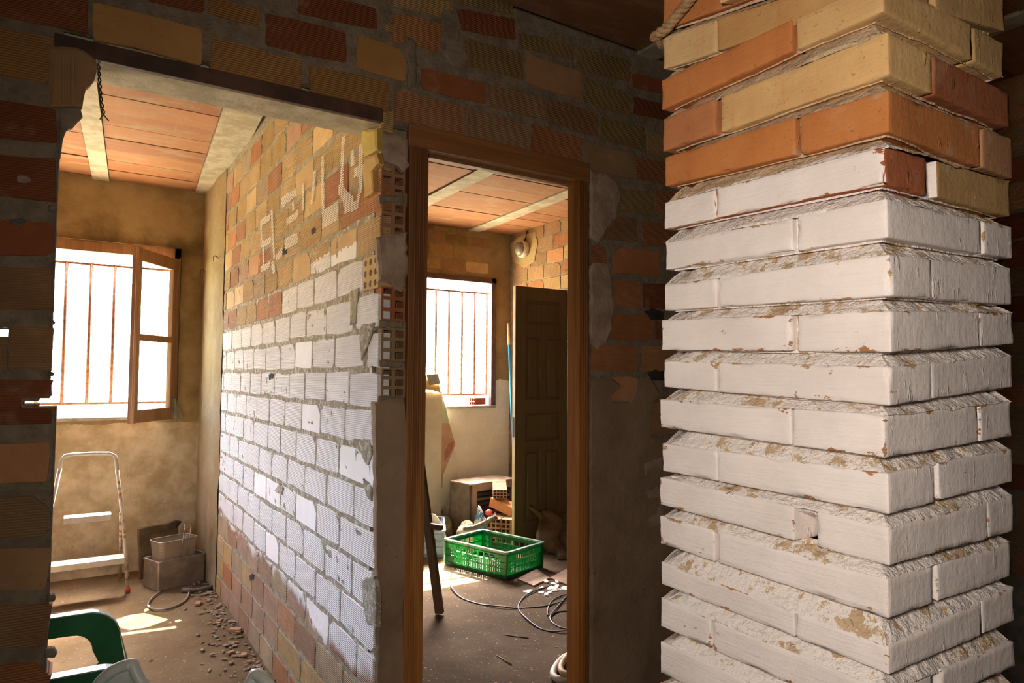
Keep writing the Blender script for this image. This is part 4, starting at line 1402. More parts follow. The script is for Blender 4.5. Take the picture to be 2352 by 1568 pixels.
# rope slung over the top of the pillar
b = MB()
P = [on('X', PXL - 0.012, x, y) for x, y in ((1516, 74), (1530, 66), (1548, 44), (1570, 18), (1590, -8), (1612, -40), (1640, -80))]
P = [P[0] + Vector((0.06, 0.03, -0.004)), P[0] + Vector((0.0, 0.012, -0.002))] + P[1:]
fine = []
for a, c_ in zip(P, P[1:]):
    for i in range(8):
        fine.append(a.lerp(c_, i / 8))
fine.append(P[-1])
for ph in range(3):
    pts = []
    for i, p in enumerate(fine):
        t = (fine[min(i + 1, len(fine) - 1)] - fine[max(i - 1, 0)]).normalized()
        u = t.orthogonal().normalized(); v = t.cross(u)
        an = i * 0.55 + ph * 2 * PI / 3
        pts.append(p + (u * math.cos(an) + v * math.sin(an)) * 0.0042)
    b.tube(pts, 0.0052, 7)
tag(b.build('rope', 'rope', None, True), 'brown twisted rope slung over the top left edge of the brick pillar', 'rope')

# twisted wire hanging from the lintel
b = MB()
pts0 = [on('Y', Y0 + 0.02, x, y) for x, y in ((226, 146), (229, 190), (233, 235), (238, 262))]
for ph in range(2):
    pts = []
    for a, c_ in zip(pts0, pts0[1:]):
        for i in range(10):
            q = a.lerp(c_, i / 10)
            an = (q.z * 190) + ph * PI
            pts.append(q + Vector((math.cos(an), math.sin(an), 0)) * 0.003)
    e = pts0[-1] + Vector(((-0.008 if ph else 0.012), 0, -0.016))
    pts.append(e)
    b.tube(pts, 0.0018, 6)
tag(b.build('wire', 'wire', None, True), 'twisted black wire hanging from the left end of the lintel', 'wire')

# ------------------------------------------------------------------ left room: ladder, fryer, cable
LY = 4.93
ladder = thing('step_ladder', 'white rusty tubular step ladder with two steps, standing before the ochre wall', 'ladder', (0.15, LY, 0))
def L_(x, y, Y=LY):
    p = on('Y', Y, x, y); return p - Vector((0.15, LY, 0))
foot = on('Z', 0.012, 293, 1355) - Vector((0.15, LY, 0))
tl = [L_(138, 1075), L_(139, 1058), L_(150, 1046), L_(170, 1043), L_(215, 1041), L_(252, 1041), L_(264, 1047), L_(267, 1062), L_(269, 1080)]
lowR = [L_(281, 1180), L_(289, 1270)]
lf = Vector((-foot.x - 0.10, foot.y, 0.012))
lf = Vector((L_(138, 1075).x - 0.13, foot.y, 0.012))
b = MB(); b.tube(tl, 0.011, 10); b.build('top_rail', 'ladder_paint', ladder, True)
b = MB(); b.tube([tl[-1], lowR[0], lowR[1], foot], 0.011, 10); legr = b.build('leg', 'ladder_rust', ladder, True)
b = MB(); b.tube([tl[0], tl[0].lerp(lf, .5), lf], 0.011, 10); legl = b.build('leg', 'ladder_rust', ladder, True)
for (p, s) in ((tl[-1].lerp(foot, .35), 1), (tl[0].lerp(lf, .35), -1)):
    e = Vector((p.x + s * 0.03, 0.36, 0.012))
    b = MB(); b.tube([p, e], 0.009, 8); b.build('rear_leg', 'ladder_rust', ladder, True)
for (yl, xl, yr, xr, dp) in ((1198, 146, 1176, 256, 0.10), (1303, 110, 1280, 286, 0.12)):
    a, c_ = L_(xl, yl), L_(xr, yr)
    zc = (a.z + c_.z) / 2
    b = MB()
    b.box(((a.x + c_.x) / 2, 0.04, zc), (abs(c_.x - a.x), dp, 0.012), None, 0.003)
    b.box(((a.x + c_.x) / 2, 0.04 - dp / 2, zc - 0.012), (abs(c_.x - a.x), 0.008, 0.036), None, 0.002)
    b.build('step', 'ladder_paint', ladder)
b = MB(); b.lathe([(0.0, -0.012), (0.016, -0.012), (0.016, 0.022), (0.012, 0.024)], 12, foot); b.build('foot_cap', 'red_rubber', legr, True)
b = MB(); b.lathe([(0.0, -0.012), (0.016, -0.012), (0.016, 0.022), (0.012, 0.024)], 12, lf); b.build('foot_cap', 'red_rubber', legl, True)

fa, fb = on('Z', 0, 362, 1358), on('Z', 0, 471, 1331)
fx = (fb - fa); FWD = fx.length; fdir = fx.normalized(); fbk = Vector((-fdir.y, fdir.x, 0))
FD, FH = 0.20, on('Y', (fa.y + fb.y) / 2, 420, 1283).z + 0.005
fryer = thing('fryer_tank', 'dented steel deep fryer tank standing in the corner of the ochre room', 'fryer', fa, math.atan2(fdir.y, fdir.x))
b = MB()
b.plate(rrect(0, 0, FWD, FD, 0.012), [rrect(0.006, 0.006, FWD - .006, FD - .006, 0.01)], FH, lambda u, v, t: Vector((u, v, FH - t)))
b.box((FWD / 2, FD / 2, 0.004), (FWD - .004, FD - .004, 0.006))
b.build('tank', 'steel', fryer)
b = MB()
b.plate(rrect(-.004, -.004, FWD + .004, FD + .004, 0.014), [rrect(0.008, 0.008, FWD - .008, FD - .008, 0.012)], 0.008, lambda u, v, t: Vector((u, v, FH + .004 - t)))
b.build('rim', 'steel', fryer)
bk = thing('fryer_basket', 'steel mesh frying basket with an upright wire handle, sitting in the fryer tank', 'basket', fa + fdir * FWD * .47 + fbk * FD * .5 + Vector((0, 0, FH - 0.03)), math.atan2(fdir.y, fdir.x))
BW, BD, BH = FWD * 0.40, FD * 0.40, 0.145
def ring(z, k): return [(x, y, z) for x, y in rrect(-BW * k, -BD * k, BW * k, BD * k, 0.03, 5)]
for nm_, z, k, r_ in (('rim', BH, 1.0, 0.005), ('base_ring', 0.004, 0.88, 0.004)):
    b = MB(); b.tube(ring(z, k), r_, 6, True); b.build(nm_, 'steel', bk, True)
def gauze():
    m, nt, p = newmat('wire_gauze')
    n = N(nt)
    p.inputs['Base Color'].default_value = (0.42, 0.34, 0.24, 1)
    p.inputs['Metallic'].default_value = 0.5
    p.inputs['Roughness'].default_value = 0.5
    w_ = n.math('MAXIMUM', n.math('SINE', n.math('MULTIPLY', n.sep(n.pos())[2], 2200)), n.math('SINE', n.math('MULTIPLY', n.math('ADD', n.sep(n.pos())[0], n.sep(n.pos())[1]), 1600)))
    n.put(p.inputs['Alpha'], n.step(w_, -0.6, 0.4))
    return m
b = MB()
vs = [Vector(q) for q in ring(BH, 1.0)] + [Vector(q) for q in ring(0.004, 0.88)]
n_ = len(ring(0, 1))
b.add(vs, [(i, (i + 1) % n_, n_ + (i + 1) % n_, n_ + i) for i in range(n_)] + [tuple(n_ + i for i in range(n_))])
b.build('mesh_wall', gauze(), bk)
b = MB()
hxx = BW * 0.28
for dx in (-0.022, 0.022):
    b.tube([(hxx + dx - 0.015, -BD - .006, -0.005), (hxx + dx, -BD - .008, BH), (hxx + dx + 0.008, -BD - .01, BH + 0.075)], 0.0035, 6)
b.tube([(hxx - 0.014, -BD - .01, BH + 0.075), (hxx - 0.005, -BD + .005, BH + 0.095), (hxx + 0.03, -BD + .02, BH + 0.095), (hxx + 0.030, -BD - .01, BH + 0.075)], 0.0035, 6)
b.build('handle', 'steel', bk, True)
# lid leaning behind the tank
ld = thing('metal_cover', 'sooty metal cover propped behind the steel tank against the wall', 'cover', fa + fdir * FWD * .55 + fbk * (FD + 0.10), math.atan2(fdir.y, fdir.x) + 0.05)
b = MB(); b.box((0, 0.04, 0.175), (0.28, 0.02, 0.335), Matrix.Rotation(rad(-8), 3, 'X'), 0.008); b.build('plate', 'dark_cloth', ld)
b = MB(); b.tube([(0.04, 0.02, 0.335), (0.08, -0.01, 0.36), (0.12, 0.0, 0.345), (0.12, 0.04, 0.31)], 0.010, 8); b.build('knob', 'steel_dark', ld, True)

def smooth_path(pts, k=8, closed=False):
    pts = [Vector(p) for p in pts]
    out = []
    n = len(pts)
    for i in range(n if closed else n - 1):
        p1, p2 = pts[i], pts[(i + 1) % n]
        p0 = pts[i - 1] if (closed or i > 0) else p1
        p3 = pts[(i + 2) % n] if (closed or i + 2 < n) else p2
        for j in range(k):
            t = j / k
            out.append(0.5 * ((2 * p1) + (p2 - p0) * t + (2 * p0 - 5 * p1 + 4 * p2 - p3) * t * t + (3 * p1 - p0 - 3 * p2 + p3) * t ** 3))
    if not closed:
        out.append(pts[-1])
    return out
def floor_cable(px, r, name, mat, label, lift=0.0):
    pts = smooth_path([on('Z', r, x, y) for x, y in px], 8)
    for i, p in enumerate(pts):
        p.z = r + lift * (0.5 + 0.5 * math.sin(i * .7))
    b = MB(); b.tube(pts, r, 8)
    return tag(b.build(name, mat, None, True), label, 'cable')
floor_cable([(368, 1358), (350, 1372), (340, 1388), (352, 1398), (385, 1398), (415, 1386), (430, 1372), (434, 1360)], 0.006, 'cable', 'cable_grey', 'looped grey cable lying in front of the fryer tank')
b = MB()
b.tube([on('Z', 0.012, x, y) for x, y in ((420, 1354), (445, 1356), (470, 1351), (496, 1344))], [0.018, 0.012, 0.011, 0.016], 8)
tag(b.build('tool_handle', 'grey_wood', None, True), 'dusty stick lying beside the fryer tank in the corner', 'stick')

# rubble along the foot of the partition, and loose bits on both floors
def chips(name, pts, mat, rnd, parent=None):
    b = MB()
    for (p, s) in pts:
        bm = bmesh.new()
        bmesh.ops.create_icosphere(bm, subdivisions=1, radius=1.0)
        fl = rnd.uniform(0.25, 0.6); el = rnd.uniform(1.0, 2.2); an = rnd.uniform(0, PI)
        R = Matrix.Rotation(an, 3, 'Z')
        vs = [R @ Vector((q.co.x * el * s * rnd.uniform(.7, 1.2), q.co.y * s * rnd.uniform(.7, 1.2), q.co.z * s * fl)) + Vector((p[0], p[1], max(0.0, s * fl * 0.5))) for q in bm.verts]
        bm.verts.index_update()
        fs = [[q.index for q in f.verts] for f in bm.faces]
        bm.free()
        b.add(vs, fs)
    o = b.build(name, mat, parent)
    o['kind'] = 'stuff'
    return o
rn = random.Random(3)
pts = []
for i in range(420):
    y = rn.uniform(2.2, 5.1)
    d = abs(rn.gauss(0, 0.10)) * (1.0 if y < 4 else .7)
    pts.append(((XP - 0.012 - d, y), rn.uniform(0.003, 0.013)))
tag(chips('rubble', pts, 'rubble', rn), 'brick chips and mortar crumbs heaped along the foot of the whitewashed partition', 'rubble')
pts = [((rn.uniform(-1.2, 0.75), rn.uniform(2.3, 5.3)), rn.uniform(0.002, 0.007)) for i in range(160)]
tag(chips('grit', pts, 'rubble', rn), 'loose grit scattered over the floor of the ochre room', 'grit')
pts = [((rn.uniform(1.0, 3.4), rn.uniform(2.2, 5.2)), rn.uniform(0.002, 0.007)) for i in range(240)]
tag(chips('grit', pts, 'rubble', rn), 'loose grit scattered over the floor beyond the door frame', 'grit')
b = chips('plaster_flakes', [((on('Z', 0, rn.gauss(1265, 22), rn.gauss(1354, 9)).to_2d()), rn.uniform(0.008, 0.022)) for i in range(26)], 'white_chip', rn)
tag(b, 'pale plaster flakes strewn beside the black cable coil', 'flakes')
SH = [((455, 1388), 0.016), ((480, 1380), 0.012), ((540, 1450), 0.02), ((548, 1452), 0.014), ((530, 1500), 0.012), ((560, 1505), 0.012), ((500, 1432), 0.01)]
names = ['beside the looped cable', 'near the partition foot behind the cable', 'against the partition, dark and wedge shaped', 'under the wedge shaped shard', 'nearest the green chairs', 'lying close to the partition bricks', 'halfway between cable and partition']
for ((x, y), s), nm_ in zip(SH, names):
    p = on('Z', 0, x, y)
    b = MB(); b.box((0, 0, s * 0.45), (s * 3.2, s * 1.8, s * 0.8), Matrix.Rotation(rn.uniform(0, 3), 3, 'Z'), s * .1)
    o = b.build('brick_shard', 'clay_plain', None, False, p); o.color = (0.42, 0.22, 0.11, 1)
    tag(o, 'broken brick shard on the floor ' + nm_, 'shard', 'brick shards on the floor')
for (x0, y0, x1, y1, lb) in ((1140, 1504, 1175, 1526, 'thin straight twig on the floor in front of the door opening'), (1160, 1457, 1214, 1465, 'forked twig on the floor under the cable coil')):
    b = MB(); b.tube([on('Z', 0.004, x0, y0), on('Z', 0.004, x1, y1)], 0.003, 6)
    tag(b.build('twig', 'dark_plank', None, True), lb, 'twig')

# ------------------------------------------------------------------ plastic chairs
AZ = 0.57
def ribbon(b, path, side, wd, thk):
    """Bent strip: path of (x, z) in the side plane, spread by wd along y."""
    n = len(path)
    vs, fs = [], []
    for i, (x, z) in enumerate(path):
        a, c_ = path[max(0, i - 1)], path[min(n - 1, i + 1)]
        t = Vector((c_[0] - a[0], c_[1] - a[1])).normalized()
        nn = Vector((-t.y, t.x)) * thk
        for (dy, k) in ((0, 0), (wd, 0), (wd, 1), (0, 1)):
            vs.append((x + nn.x * k, side + dy, z + nn.y * k))
    for i in range(n - 1):
        for k in range(4):
            l = (k + 1) % 4
            fs.append((i * 4 + k, i * 4 + l, i * 4 + 4 + l, i * 4 + 4 + k))
    fs += [(3, 2, 1, 0), tuple((n - 1) * 4 + k for k in range(4))]
    b.add(vs, fs)
def make_chair(label, loc, rz, eared=False, scale=1.0):
    """Monobloc armchair; x is the way it faces, origin on the floor under the seat's front edge."""
    t = thing('plastic_armchair', label, 'chair', loc, rz, 'green plastic armchairs')
    W = 0.255
    t.scale = (scale,) * 3
    for s in (-1, 1):
        arc = [(-0.02 + 0.10 * math.sin(a), AZ - 0.10 + 0.10 * math.cos(a)) for a in [rad(k * 10) for k in range(0, 9)]]
        outer = [(-0.54, AZ + 0.03), (-0.30, AZ + 0.008), (-0.02, AZ)] + arc[1:] + [(0.115, 0.30), (0.14, 0.0), (0.085, 0.0), (0.05, 0.27), (0.03, 0.31), (-0.40, 0.31), (-0.46, 0.26), (-0.52, 0.0), (-0.575, 0.0), (-0.53, 0.33)]
        hole = [(-0.44, AZ - 0.05), (-0.06, AZ - 0.065)] + [(-0.06 + 0.06 * math.sin(a), AZ - 0.125 + 0.06 * math.cos(a)) for a in [rad(k * 15) for k in range(1, 7)]] + [(0.02, 0.40), (-0.01, 0.375), (-0.40, 0.365), (-0.445, 0.42)]
        b = MB()
        b.plate(outer[::-1], [hole], 0.004, lambda u, v, w_, s=s: Vector((u, s * (W - w_ if s > 0 else W - w_), v)))
        sp_ = b.build('side_panel', 'chair_green', t)
        b = MB()
        path = [(-0.54, AZ + 0.03), (-0.42, AZ + 0.018), (-0.30, AZ + 0.008), (-0.15, AZ + 0.002), (-0.02, AZ)] + arc[1:] + [(0.10, 0.40), (0.115, 0.30), (0.128, 0.15), (0.14, 0.0)]
        ribbon(b, path, W - 0.006 if s > 0 else -W - 0.032, 0.038, 0.004)
        b.build('arm', 'chair_edge', sp_)
    # seat
    n = 10
    gr = []
    for j in range(n + 1):
        x = 0.05 - 0.50 * j / n
        row = []
        for i in range(13):
            y = -W + 2 * W * i / 12
            z = 0.345 + 0.015 * math.cos(PI * j / n) - 0.012 * math.cos(y / W * PI / 2) - (0.02 if j == 0 else 0)
            row.append(Vector((x, y, z)))
        gr.append(row)
    sheet('seat', gr, 'chair_green', t, 0.005)
    # backrest with upright slots and an arched top
    outer, K = [], (120 if eared else 24)
    outer = [(-W, 0.0), (W, 0.0), (W - .01, 0.30)]
    for i in range(K + 1):
        a = PI * i / K
        cu = math.cos(a)
        outer.append(((W - 0.01) * cu, 0.33 + (0.085 * math.sin(a) if not eared else 0.085 * math.sqrt(max(0, 1 - ((abs(cu) - 0.66) / 0.34) ** 2)) if abs(cu) > 0.66 else 0.085 - 0.10 * math.cos(cu / 0.66 * PI / 2) ** 0.6)))
    outer.append((-W + .01, 0.30))
    holes = [rrect(x - 0.012, 0.06, x + 0.012, 0.34 - abs(x) * 0.25, 0.011, 3) for x in (-0.18, -0.12, -0.06, 0, 0.06, 0.12, 0.18)]
    b = MB()
    b.plate(outer, holes, 0.005, lambda u, v, w_: Vector((-0.455 - v * 0.20 - w_ + 0.05 * (u / W) ** 2, u, 0.34 + v)))
    b.build('backrest', 'pale_rim' if eared else 'chair_green', t)
    b = MB()
    rim = [Vector((-0.455 - v * 0.20 + 0.05 * (u / W) ** 2, u, 0.34 + v)) for u, v in outer[2:]]
    b.tube(rim, 0.015 if eared else 0.010, 8)
    b.build('back_rim', 'pale_rim' if eared else 'chair_edge', t, True)
    return t
f_ = on('Z', AZ, 222, 1403)
n_f = on('Z', AZ, 262, 1526)
cy = (f_.y + n_f.y) / 2
make_chair('green plastic armchair standing in the left opening, its arms seen past the pier', (f_.x - 0.0, cy, 0), rad(2))
SCH = 0.93
ea, eb = on('Z', 0.755 * SCH, 305, 1529), on('Z', 0.755 * SCH, 632, 1556)
dv_ = (eb - ea)
rz2 = math.atan2(dv_.y, dv_.x) - PI / 2
fw2 = Vector((math.cos(rz2), math.sin(rz2), 0))
mid = (ea + eb) / 2
base = mid + fw2 * 0.507 * SCH - dv_.normalized() * 0.03
make_chair('green plastic armchair, coloured pale as lit, whose rounded back ears peek in at the bottom edge', (base.x, base.y, 0), rz2, True, SCH)

# ------------------------------------------------------------------ right room
# old panelled door
DX0, DY = on('Y', 4.55, 1183, 900).x, 4.55
DW = XR - 0.01 - DX0
DH = 2.085
od = thing('panelled_door', 'old dark brown panelled door standing open in the back right of the next room', 'door', (DX0, DY, 0.012))
layout = [(0.075, 0.08, 0.5, 0.44), (0.565, 0.08, 0.925, 0.44)]
def zf(y): return on('Y', DY, 1230, y).z - 0.012
PZ = [(zf(745), zf(690), 1), (zf(918), zf(772), 2), (zf(1012), zf(945), 1), (zf(1195), zf(1032), 2), (0.10, zf(1215), 1)]
holes, pans = [], []
for (z0, z1, k) in PZ:
    if z1 - z0 < 0.04:
        continue
    xs = [(0.10, DW - 0.10)] if k == 1 else [(0.10, DW / 2 - 0.025), (DW / 2 + 0.025, DW - 0.10)]
    for (a, c_) in xs:
        holes.append(rect(a, z0, c_, z1)); pans.append((a, z0, c_, z1))
b = MB(); b.plate(rect(0.004, 0, DW, DH), holes, 0.036, lambda u, v, w_: Vector((u, w_, v)))
b.build('frame', 'old_door', od)
for (a, z0, c_, z1) in pans:
    b = MB(); b.box(((a + c_) / 2, 0.022, (z0 + z1) / 2), (c_ - a + .006, 0.012, z1 - z0 + .006))
    b.box(((a + c_) / 2, 0.013, (z0 + z1) / 2), (c_ - a - .05, 0.014, z1 - z0 - .05), None, 0.006)
    b.build('panel', 'old_door', od)
b = MB(); b.box((0.002, 0.018, DH / 2), (0.006, 0.036, DH)); edge = b.build('edge', 'door_edge', od)
b = MB(); zl = on('Y', DY, 1172, 985).z; b.box((-0.002, 0.018, zl), (0.004, 0.018, 0.16)); b.build('lock_plate', 'steel_dark', edge)

# green crate
def crate(name, label, cat, center, ang, Lx, Ly, H, mat, rim_mat, cols_long, cols_short):
    t = thing(name, label, cat, center, ang)
    def wall(nm_, W, fr, ncol):
        holes = []
        m0 = 0.045
        cw = (W - 2 * m0) / ncol
        for i in range(ncol):
            x0 = m0 + cw * i
            if i in (0, ncol - 1):
                for (a, c_) in ((0.22, 0.42), (0.50, 0.70)):
                    holes.append(rect(x0 + cw * .25, H * a, x0 + cw * .45, H * c_)); holes.append(rect(x0 + cw * .6, H * a, x0 + cw * .8, H * c_))
                continue
            holes.append(rect(x0 + cw * .10, H * .62, x0 + cw * .90, H * .80))
            for k in range(3):
                holes.append(rect(x0 + cw * (.12 + .29 * k), H * .40, x0 + cw * (.28 + .29 * k), H * .56))
                holes.append(rect(x0 + cw * (.12 + .29 * k), H * .16, x0 + cw * (.28 + .29 * k), H * .33))
        b = MB(); b.plate(rect(0, 0, W, H), holes, 0.004, fr)
        o = b.build(nm_, mat, t)
        return o
    x0, x1, y0, y1 = -Lx / 2, Lx / 2, -Ly / 2, Ly / 2
    wall('side_wall', Lx, lambda u, v, w_: Vector((x0 + u, y0 + w_, v)), cols_long)
    wall('side_wall', Lx, lambda u, v, w_: Vector((x0 + u, y1 - w_, v)), cols_long)
    wall('end_wall', Ly, lambda u, v, w_: Vector((x0 + w_, y0 + u, v)), cols_short)
    wall('end_wall', Ly, lambda u, v, w_: Vector((x1 - w_, y0 + u, v)), cols_short)
    holes = [rect(x0 + .05 + i * (Lx - .1) / 9 + .006, y0 + .04 + j * (Ly - .08) / 5 + .006, x0 + .05 + (i + 1) * (Lx - .1) / 9 - .006, y0 + .04 + (j + 1) * (Ly - .08) / 5 - .006) for i in range(9) for j in range(5)]
    b = MB(); b.plate(rect(x0, y0, x1, y1), holes, 0.004, lambda u, v, w_: Vector((u, v, 0.012 + w_)))
    b.build('base', mat, t)
    b = MB(); b.plate(rrect(x0 - .016, y0 - .016, x1 + .016, y1 + .016, .024), [rrect(x0 + .008, y0 + .008, x1 - .008, y1 - .008, .012)], 0.012, lambda u, v, w_: Vector((u, v, H - w_)))
    for z in (0.36 * H, 0.58 * H, 0.84 * H):
        pass
    b.build('rim', rim_mat, t)
    ribs = MB()
    for (a, c_) in (((x0, y0), (x1, y0)), ((x0, y1), (x1, y1)), ((x0, y0), (x0, y1)), ((x1, y0), (x1, y1))):
        for z in (0.02, 0.36 * H, 0.59 * H, 0.85 * H):
            nrm = Vector((a[1] - c_[1], c_[0] - a[0], 0)).normalized()
            mid = Vector(((a[0] + c_[0]) / 2, (a[1] + c_[1]) / 2, 0))
            if nrm.dot(mid) < 0: nrm = -nrm
            o_ = nrm * 0.003
            ribs.bar(Vector((*a, z)) + o_, Vector((*c_, z)) + o_, 0.006, 0.005, (0, 0, 1), 0.001)
    for (x, y) in ((x0, y0), (x1, y0), (x0, y1), (x1, y1)):
        ribs.box((x, y, H / 2), (0.012, 0.012, H))
    ribs.build('ribs', mat, t)
    return t
CT = [on('Z', 0.185, *q) for q in ((1022, 1240), (1173, 1272), (1247, 1243), (1100, 1211))]
cc = (CT[0] + CT[1] + CT[2] + CT[3]) / 4
dl = ((CT[0] - CT[1]) + (CT[3] - CT[2])).normalized()
crate('vegetable_crate', 'green plastic vegetable crate on the floor, half in the sunlight', 'crate', (cc.x, cc.y, 0.004), math.atan2(dl.y, dl.x), 0.585, 0.395, 0.183, 'crate_green', 'crate_rim', 9, 6)

# blue-grey crate with newspapers
bc = on('Z', 0.0, 1005, 1258)
crate('fruit_crate', 'blue grey plastic crate behind the leaning plank, holding newspapers', 'crate', (2.38, 4.97, 0.004), rad(64), 0.50, 0.33, 0.20, 'blue_plastic', 'blue_plastic', 8, 5)
a = [on('Y', 4.70, x, y) for x, y in ((970, 1172), (1000, 1184), (1016, 1206), (1026, 1238))]
gr = [[a[i].lerp(a[i] + Vector((-0.10, 0.24, 0.03 - 0.01 * i)), j / 5) + Vector((0, 0, 0.006 * math.sin(j * 2 + i))) for j in range(6)] for i in range(4)]
tag(sheet('newspaper', gr, 'paper', None, 0.006), 'folded newspapers spilling over the front of the blue grey crate', 'newspaper')

# leaning plank with a short side piece
foot = Vector((1.832, 3.58, 0.0))
topp = on('Y', 3.60, 972, 1120)
topp = foot + (topp - foot) * 1.25
pk = thing('leaning_plank', 'dark wooden plank leaning behind the left door jamb with a short peg', 'plank', foot)
b = MB(); b.bar(Vector((0, 0, 0.01)), topp - foot, 0.05, 0.028, (1, 0.6, 0), 0.003); b.build('plank', 'dark_plank', pk)
pa, pb = on('Y', 3.56, 980, 1206) - foot, on('Y', 3.50, 1017, 1212) - foot
b = MB(); b.bar(pa, pb, 0.03, 0.032, (0, 0, 1), 0.008); b.build('peg', 'dark_plank', pk)

# white board, painted fragment, cards on top
YBD = 5.40
b = MB()
x0, x1 = on('Y', YBD, 965, 900).x - 0.2, on('Y', YBD, 1015, 900).x
zt = on('Y', YBD, 990, 900).z
b.box(((x0 + x1) / 2, YBD, zt / 2), (x1 - x0, 0.02, zt), None, 0.003)
tag(b.build('white_board', 'white_board'), 'tall whitewashed board standing left of the barred window', 'board')
def poly_board(name, poly, Y, thk, mat, label=None, cat=None, parent=None):
    P = [on('Y', Y, *q) for q in poly]
    b = MB(); b.plate([(p.x, p.z) for p in P], [], thk, lambda u, v, w_: Vector((u, Y + w_, v)))
    o = b.build(name, mat, parent)
    if label: tag(o, label, cat)
    return o
fg = thing('painted_board', 'broken board fragment with brown and green paint behind the white board', 'board', (0, 0, 0))
YF2 = YBD + 0.03
poly_board('board', [(1005, 905), (1016, 905), (1024, 935), (1036, 990), (1046, 1045), (1052, 1098), (1050, 1116), (1038, 1126), (1030, 1145), (1016, 1166), (1005, 1166)], YF2, 0.012, 'white_board', parent=fg)
poly_board('brown_patch', [(1006, 970), (1032, 972), (1046, 1020), (1030, 1060), (1018, 1090), (1016, 1120), (1006, 1130)], YF2 - 0.002, 0.003, simple('brown_patch', (0.36, 0.22, 0.12), (0.44, 0.29, 0.17), 8), parent=fg)
poly_board('green_patch', [(1006, 918), (1018, 918), (1026, 945), (1032, 972), (1006, 970)], YF2 - 0.002, 0.003, simple('green_patch', (0.36, 0.40, 0.24), (0.42, 0.46, 0.30), 8), parent=fg)
poly_board('red_stain', [(1021, 1040), (1030, 1020), (1042, 1012), (1040, 1030), (1026, 1055), (1021, 1062)], YF2 - 0.0035, 0.002, simple('red_stain', (0.30, 0.10, 0.07), (0.36, 0.14, 0.10), 8), parent=fg)
poly_board('cardboard', [(960, 862), (980, 862), (1008, 880), (1013, 902), (990, 895), (960, 893)], YBD - 0.03, 0.006, 'cardboard', 'torn orange cardboard on top of the white board', 'cardboard')
poly_board('grey_card', [(980, 860), (1006, 858), (1012, 881), (986, 884)], YBD - 0.045, 0.004, 'grey_card', 'grey card sheet on top of the torn cardboard', 'card')

# heater / cooler unit
AT = [on('Z', 0.46, *q) for q in ((1058, 1097), (1082, 1113), (1168, 1095))]
adir = (AT[2] - AT[1]).normalized()
adir = Vector((adir.x, adir.y, 0)).normalized()
aw, ad, ah = 0.52, 0.28, 0.455
adir = Vector((math.cos(rad(11)), math.sin(rad(11)), 0))
ac = thing('air_cooler', 'dusty metal air cooler unit with a louvred front, standing below the window', 'cooler', (AT[1].x, AT[1].y, 0), math.atan2(adir.y, adir.x))
b = MB()
b.plate(rect(0, 0, aw, ah), [rect(0.07, 0.06, aw - 0.05, ah - 0.06)], 0.02, lambda u, v, w_: Vector((u, w_, v)))
b.box((aw / 2, ad - 0.005, ah / 2), (aw, 0.01, ah)); b.box((0.006, ad / 2, ah / 2), (0.012, ad, ah)); b.box((aw - .006, ad / 2, ah / 2), (0.012, ad, ah))
b.box((aw / 2, ad / 2, 0.006), (aw, ad, 0.012)); b.build('casing', 'steel', ac)
b = MB(); b.box((aw / 2, ad / 2, ah + 0.004), (aw + .01, ad + .01, 0.014), None, 0.004); b.build('top', simple('dusty_top', (0.46, 0.36, 0.25), (0.34, 0.22, 0.12), 9, 0.9), ac)
for i in range(8):
    b = MB(); b.box((aw / 2 + .01, 0.02, 0.085 + i * 0.040), (aw - 0.13, 0.03, 0.004), Matrix.Rotation(rad(35), 3, 'X')); b.build('louvre', 'steel_dark' if i % 3 else 'steel', ac)
b = MB(); b.box((aw / 2, 0.06, ah / 2), (aw - .04, 0.006, ah - .08)); b.build('grille_back', 'black_plastic', ac)

# heap: sack, grey stick, bag, hollow bricks
def lump(name, c, dims, mat, label, cat, seed, ang=0.0, amp=0.25):
    bm = bmesh.new()
    bmesh.ops.create_icosphere(bm, subdivisions=4, radius=1.0)
    R = Matrix.Rotation(ang, 3, 'Z')
    vs = []
    for q in bm.verts:
        p = q.co.copy()
        p *= 1 + amp * nz(p, 1.6, seed) + amp * .5 * nz(p, 4.0, seed)
        p = Vector((p.x * dims[0], p.y * dims[1], (p.z if p.z > -.3 else -.3 + (p.z + .3) * .1) * dims[2]))
        vs.append(R @ p)
    zmin = min(v.z for v in vs)
    bm.verts.index_update()
    fs = [[q.index for q in f.verts] for f in bm.faces]
    bm.free()
    o = obj(name, mesh(name, [v - Vector((0, 0, zmin)) for v in vs], fs, True), mat, None, c)
    return tag(o, label, cat)
lump('sack', (2.76, 4.93, 0.0), (0.10, 0.075, 0.14), 'sack', 'dusty pale sack lying on the floor in front of the cooler', 'sack', 2, rad(20))
lump('sack', (2.73, 5.25, 0.0), (0.07, 0.07, 0.12), simple('dark_sack', (0.16, 0.115, 0.05), (0.26, 0.20, 0.10), 9), 'small dark olive sack beside the blue grey crate', 'sack', 5, rad(60))
b = MB(); b.tube(smooth_path([on('Y', 4.80, 1066, 1214), on('Y', 4.80, 1090, 1210), on('Y', 4.74, 1118, 1198), on('Y', 4.68, 1140, 1186)], 5), 0.020, 8)
tag(b.build('branch', 'grey_wood', None, True), 'crooked grey branch lying over the pale sack', 'branch')
pb_ = on('Y', 4.95, 1145, 1165)
lump('plastic_bag', (2.90, 4.95, 0.0), (0.05, 0.05, 0.20), 'bag', 'blue and white printed plastic bag stuffed beside the hollow bricks', 'bag', 9, 0.4, 0.35)
b = MB(); b.lathe([(0, 0), (0.028, 0.004), (0.03, 0.03), (0.012, 0.045), (0, 0.047)], 12)
o = b.build('red_cap', 'red_plastic', None, True, (2.93, 4.86, 0.232))
tag(o, 'small red plastic cap lying against the printed bag', 'cap')
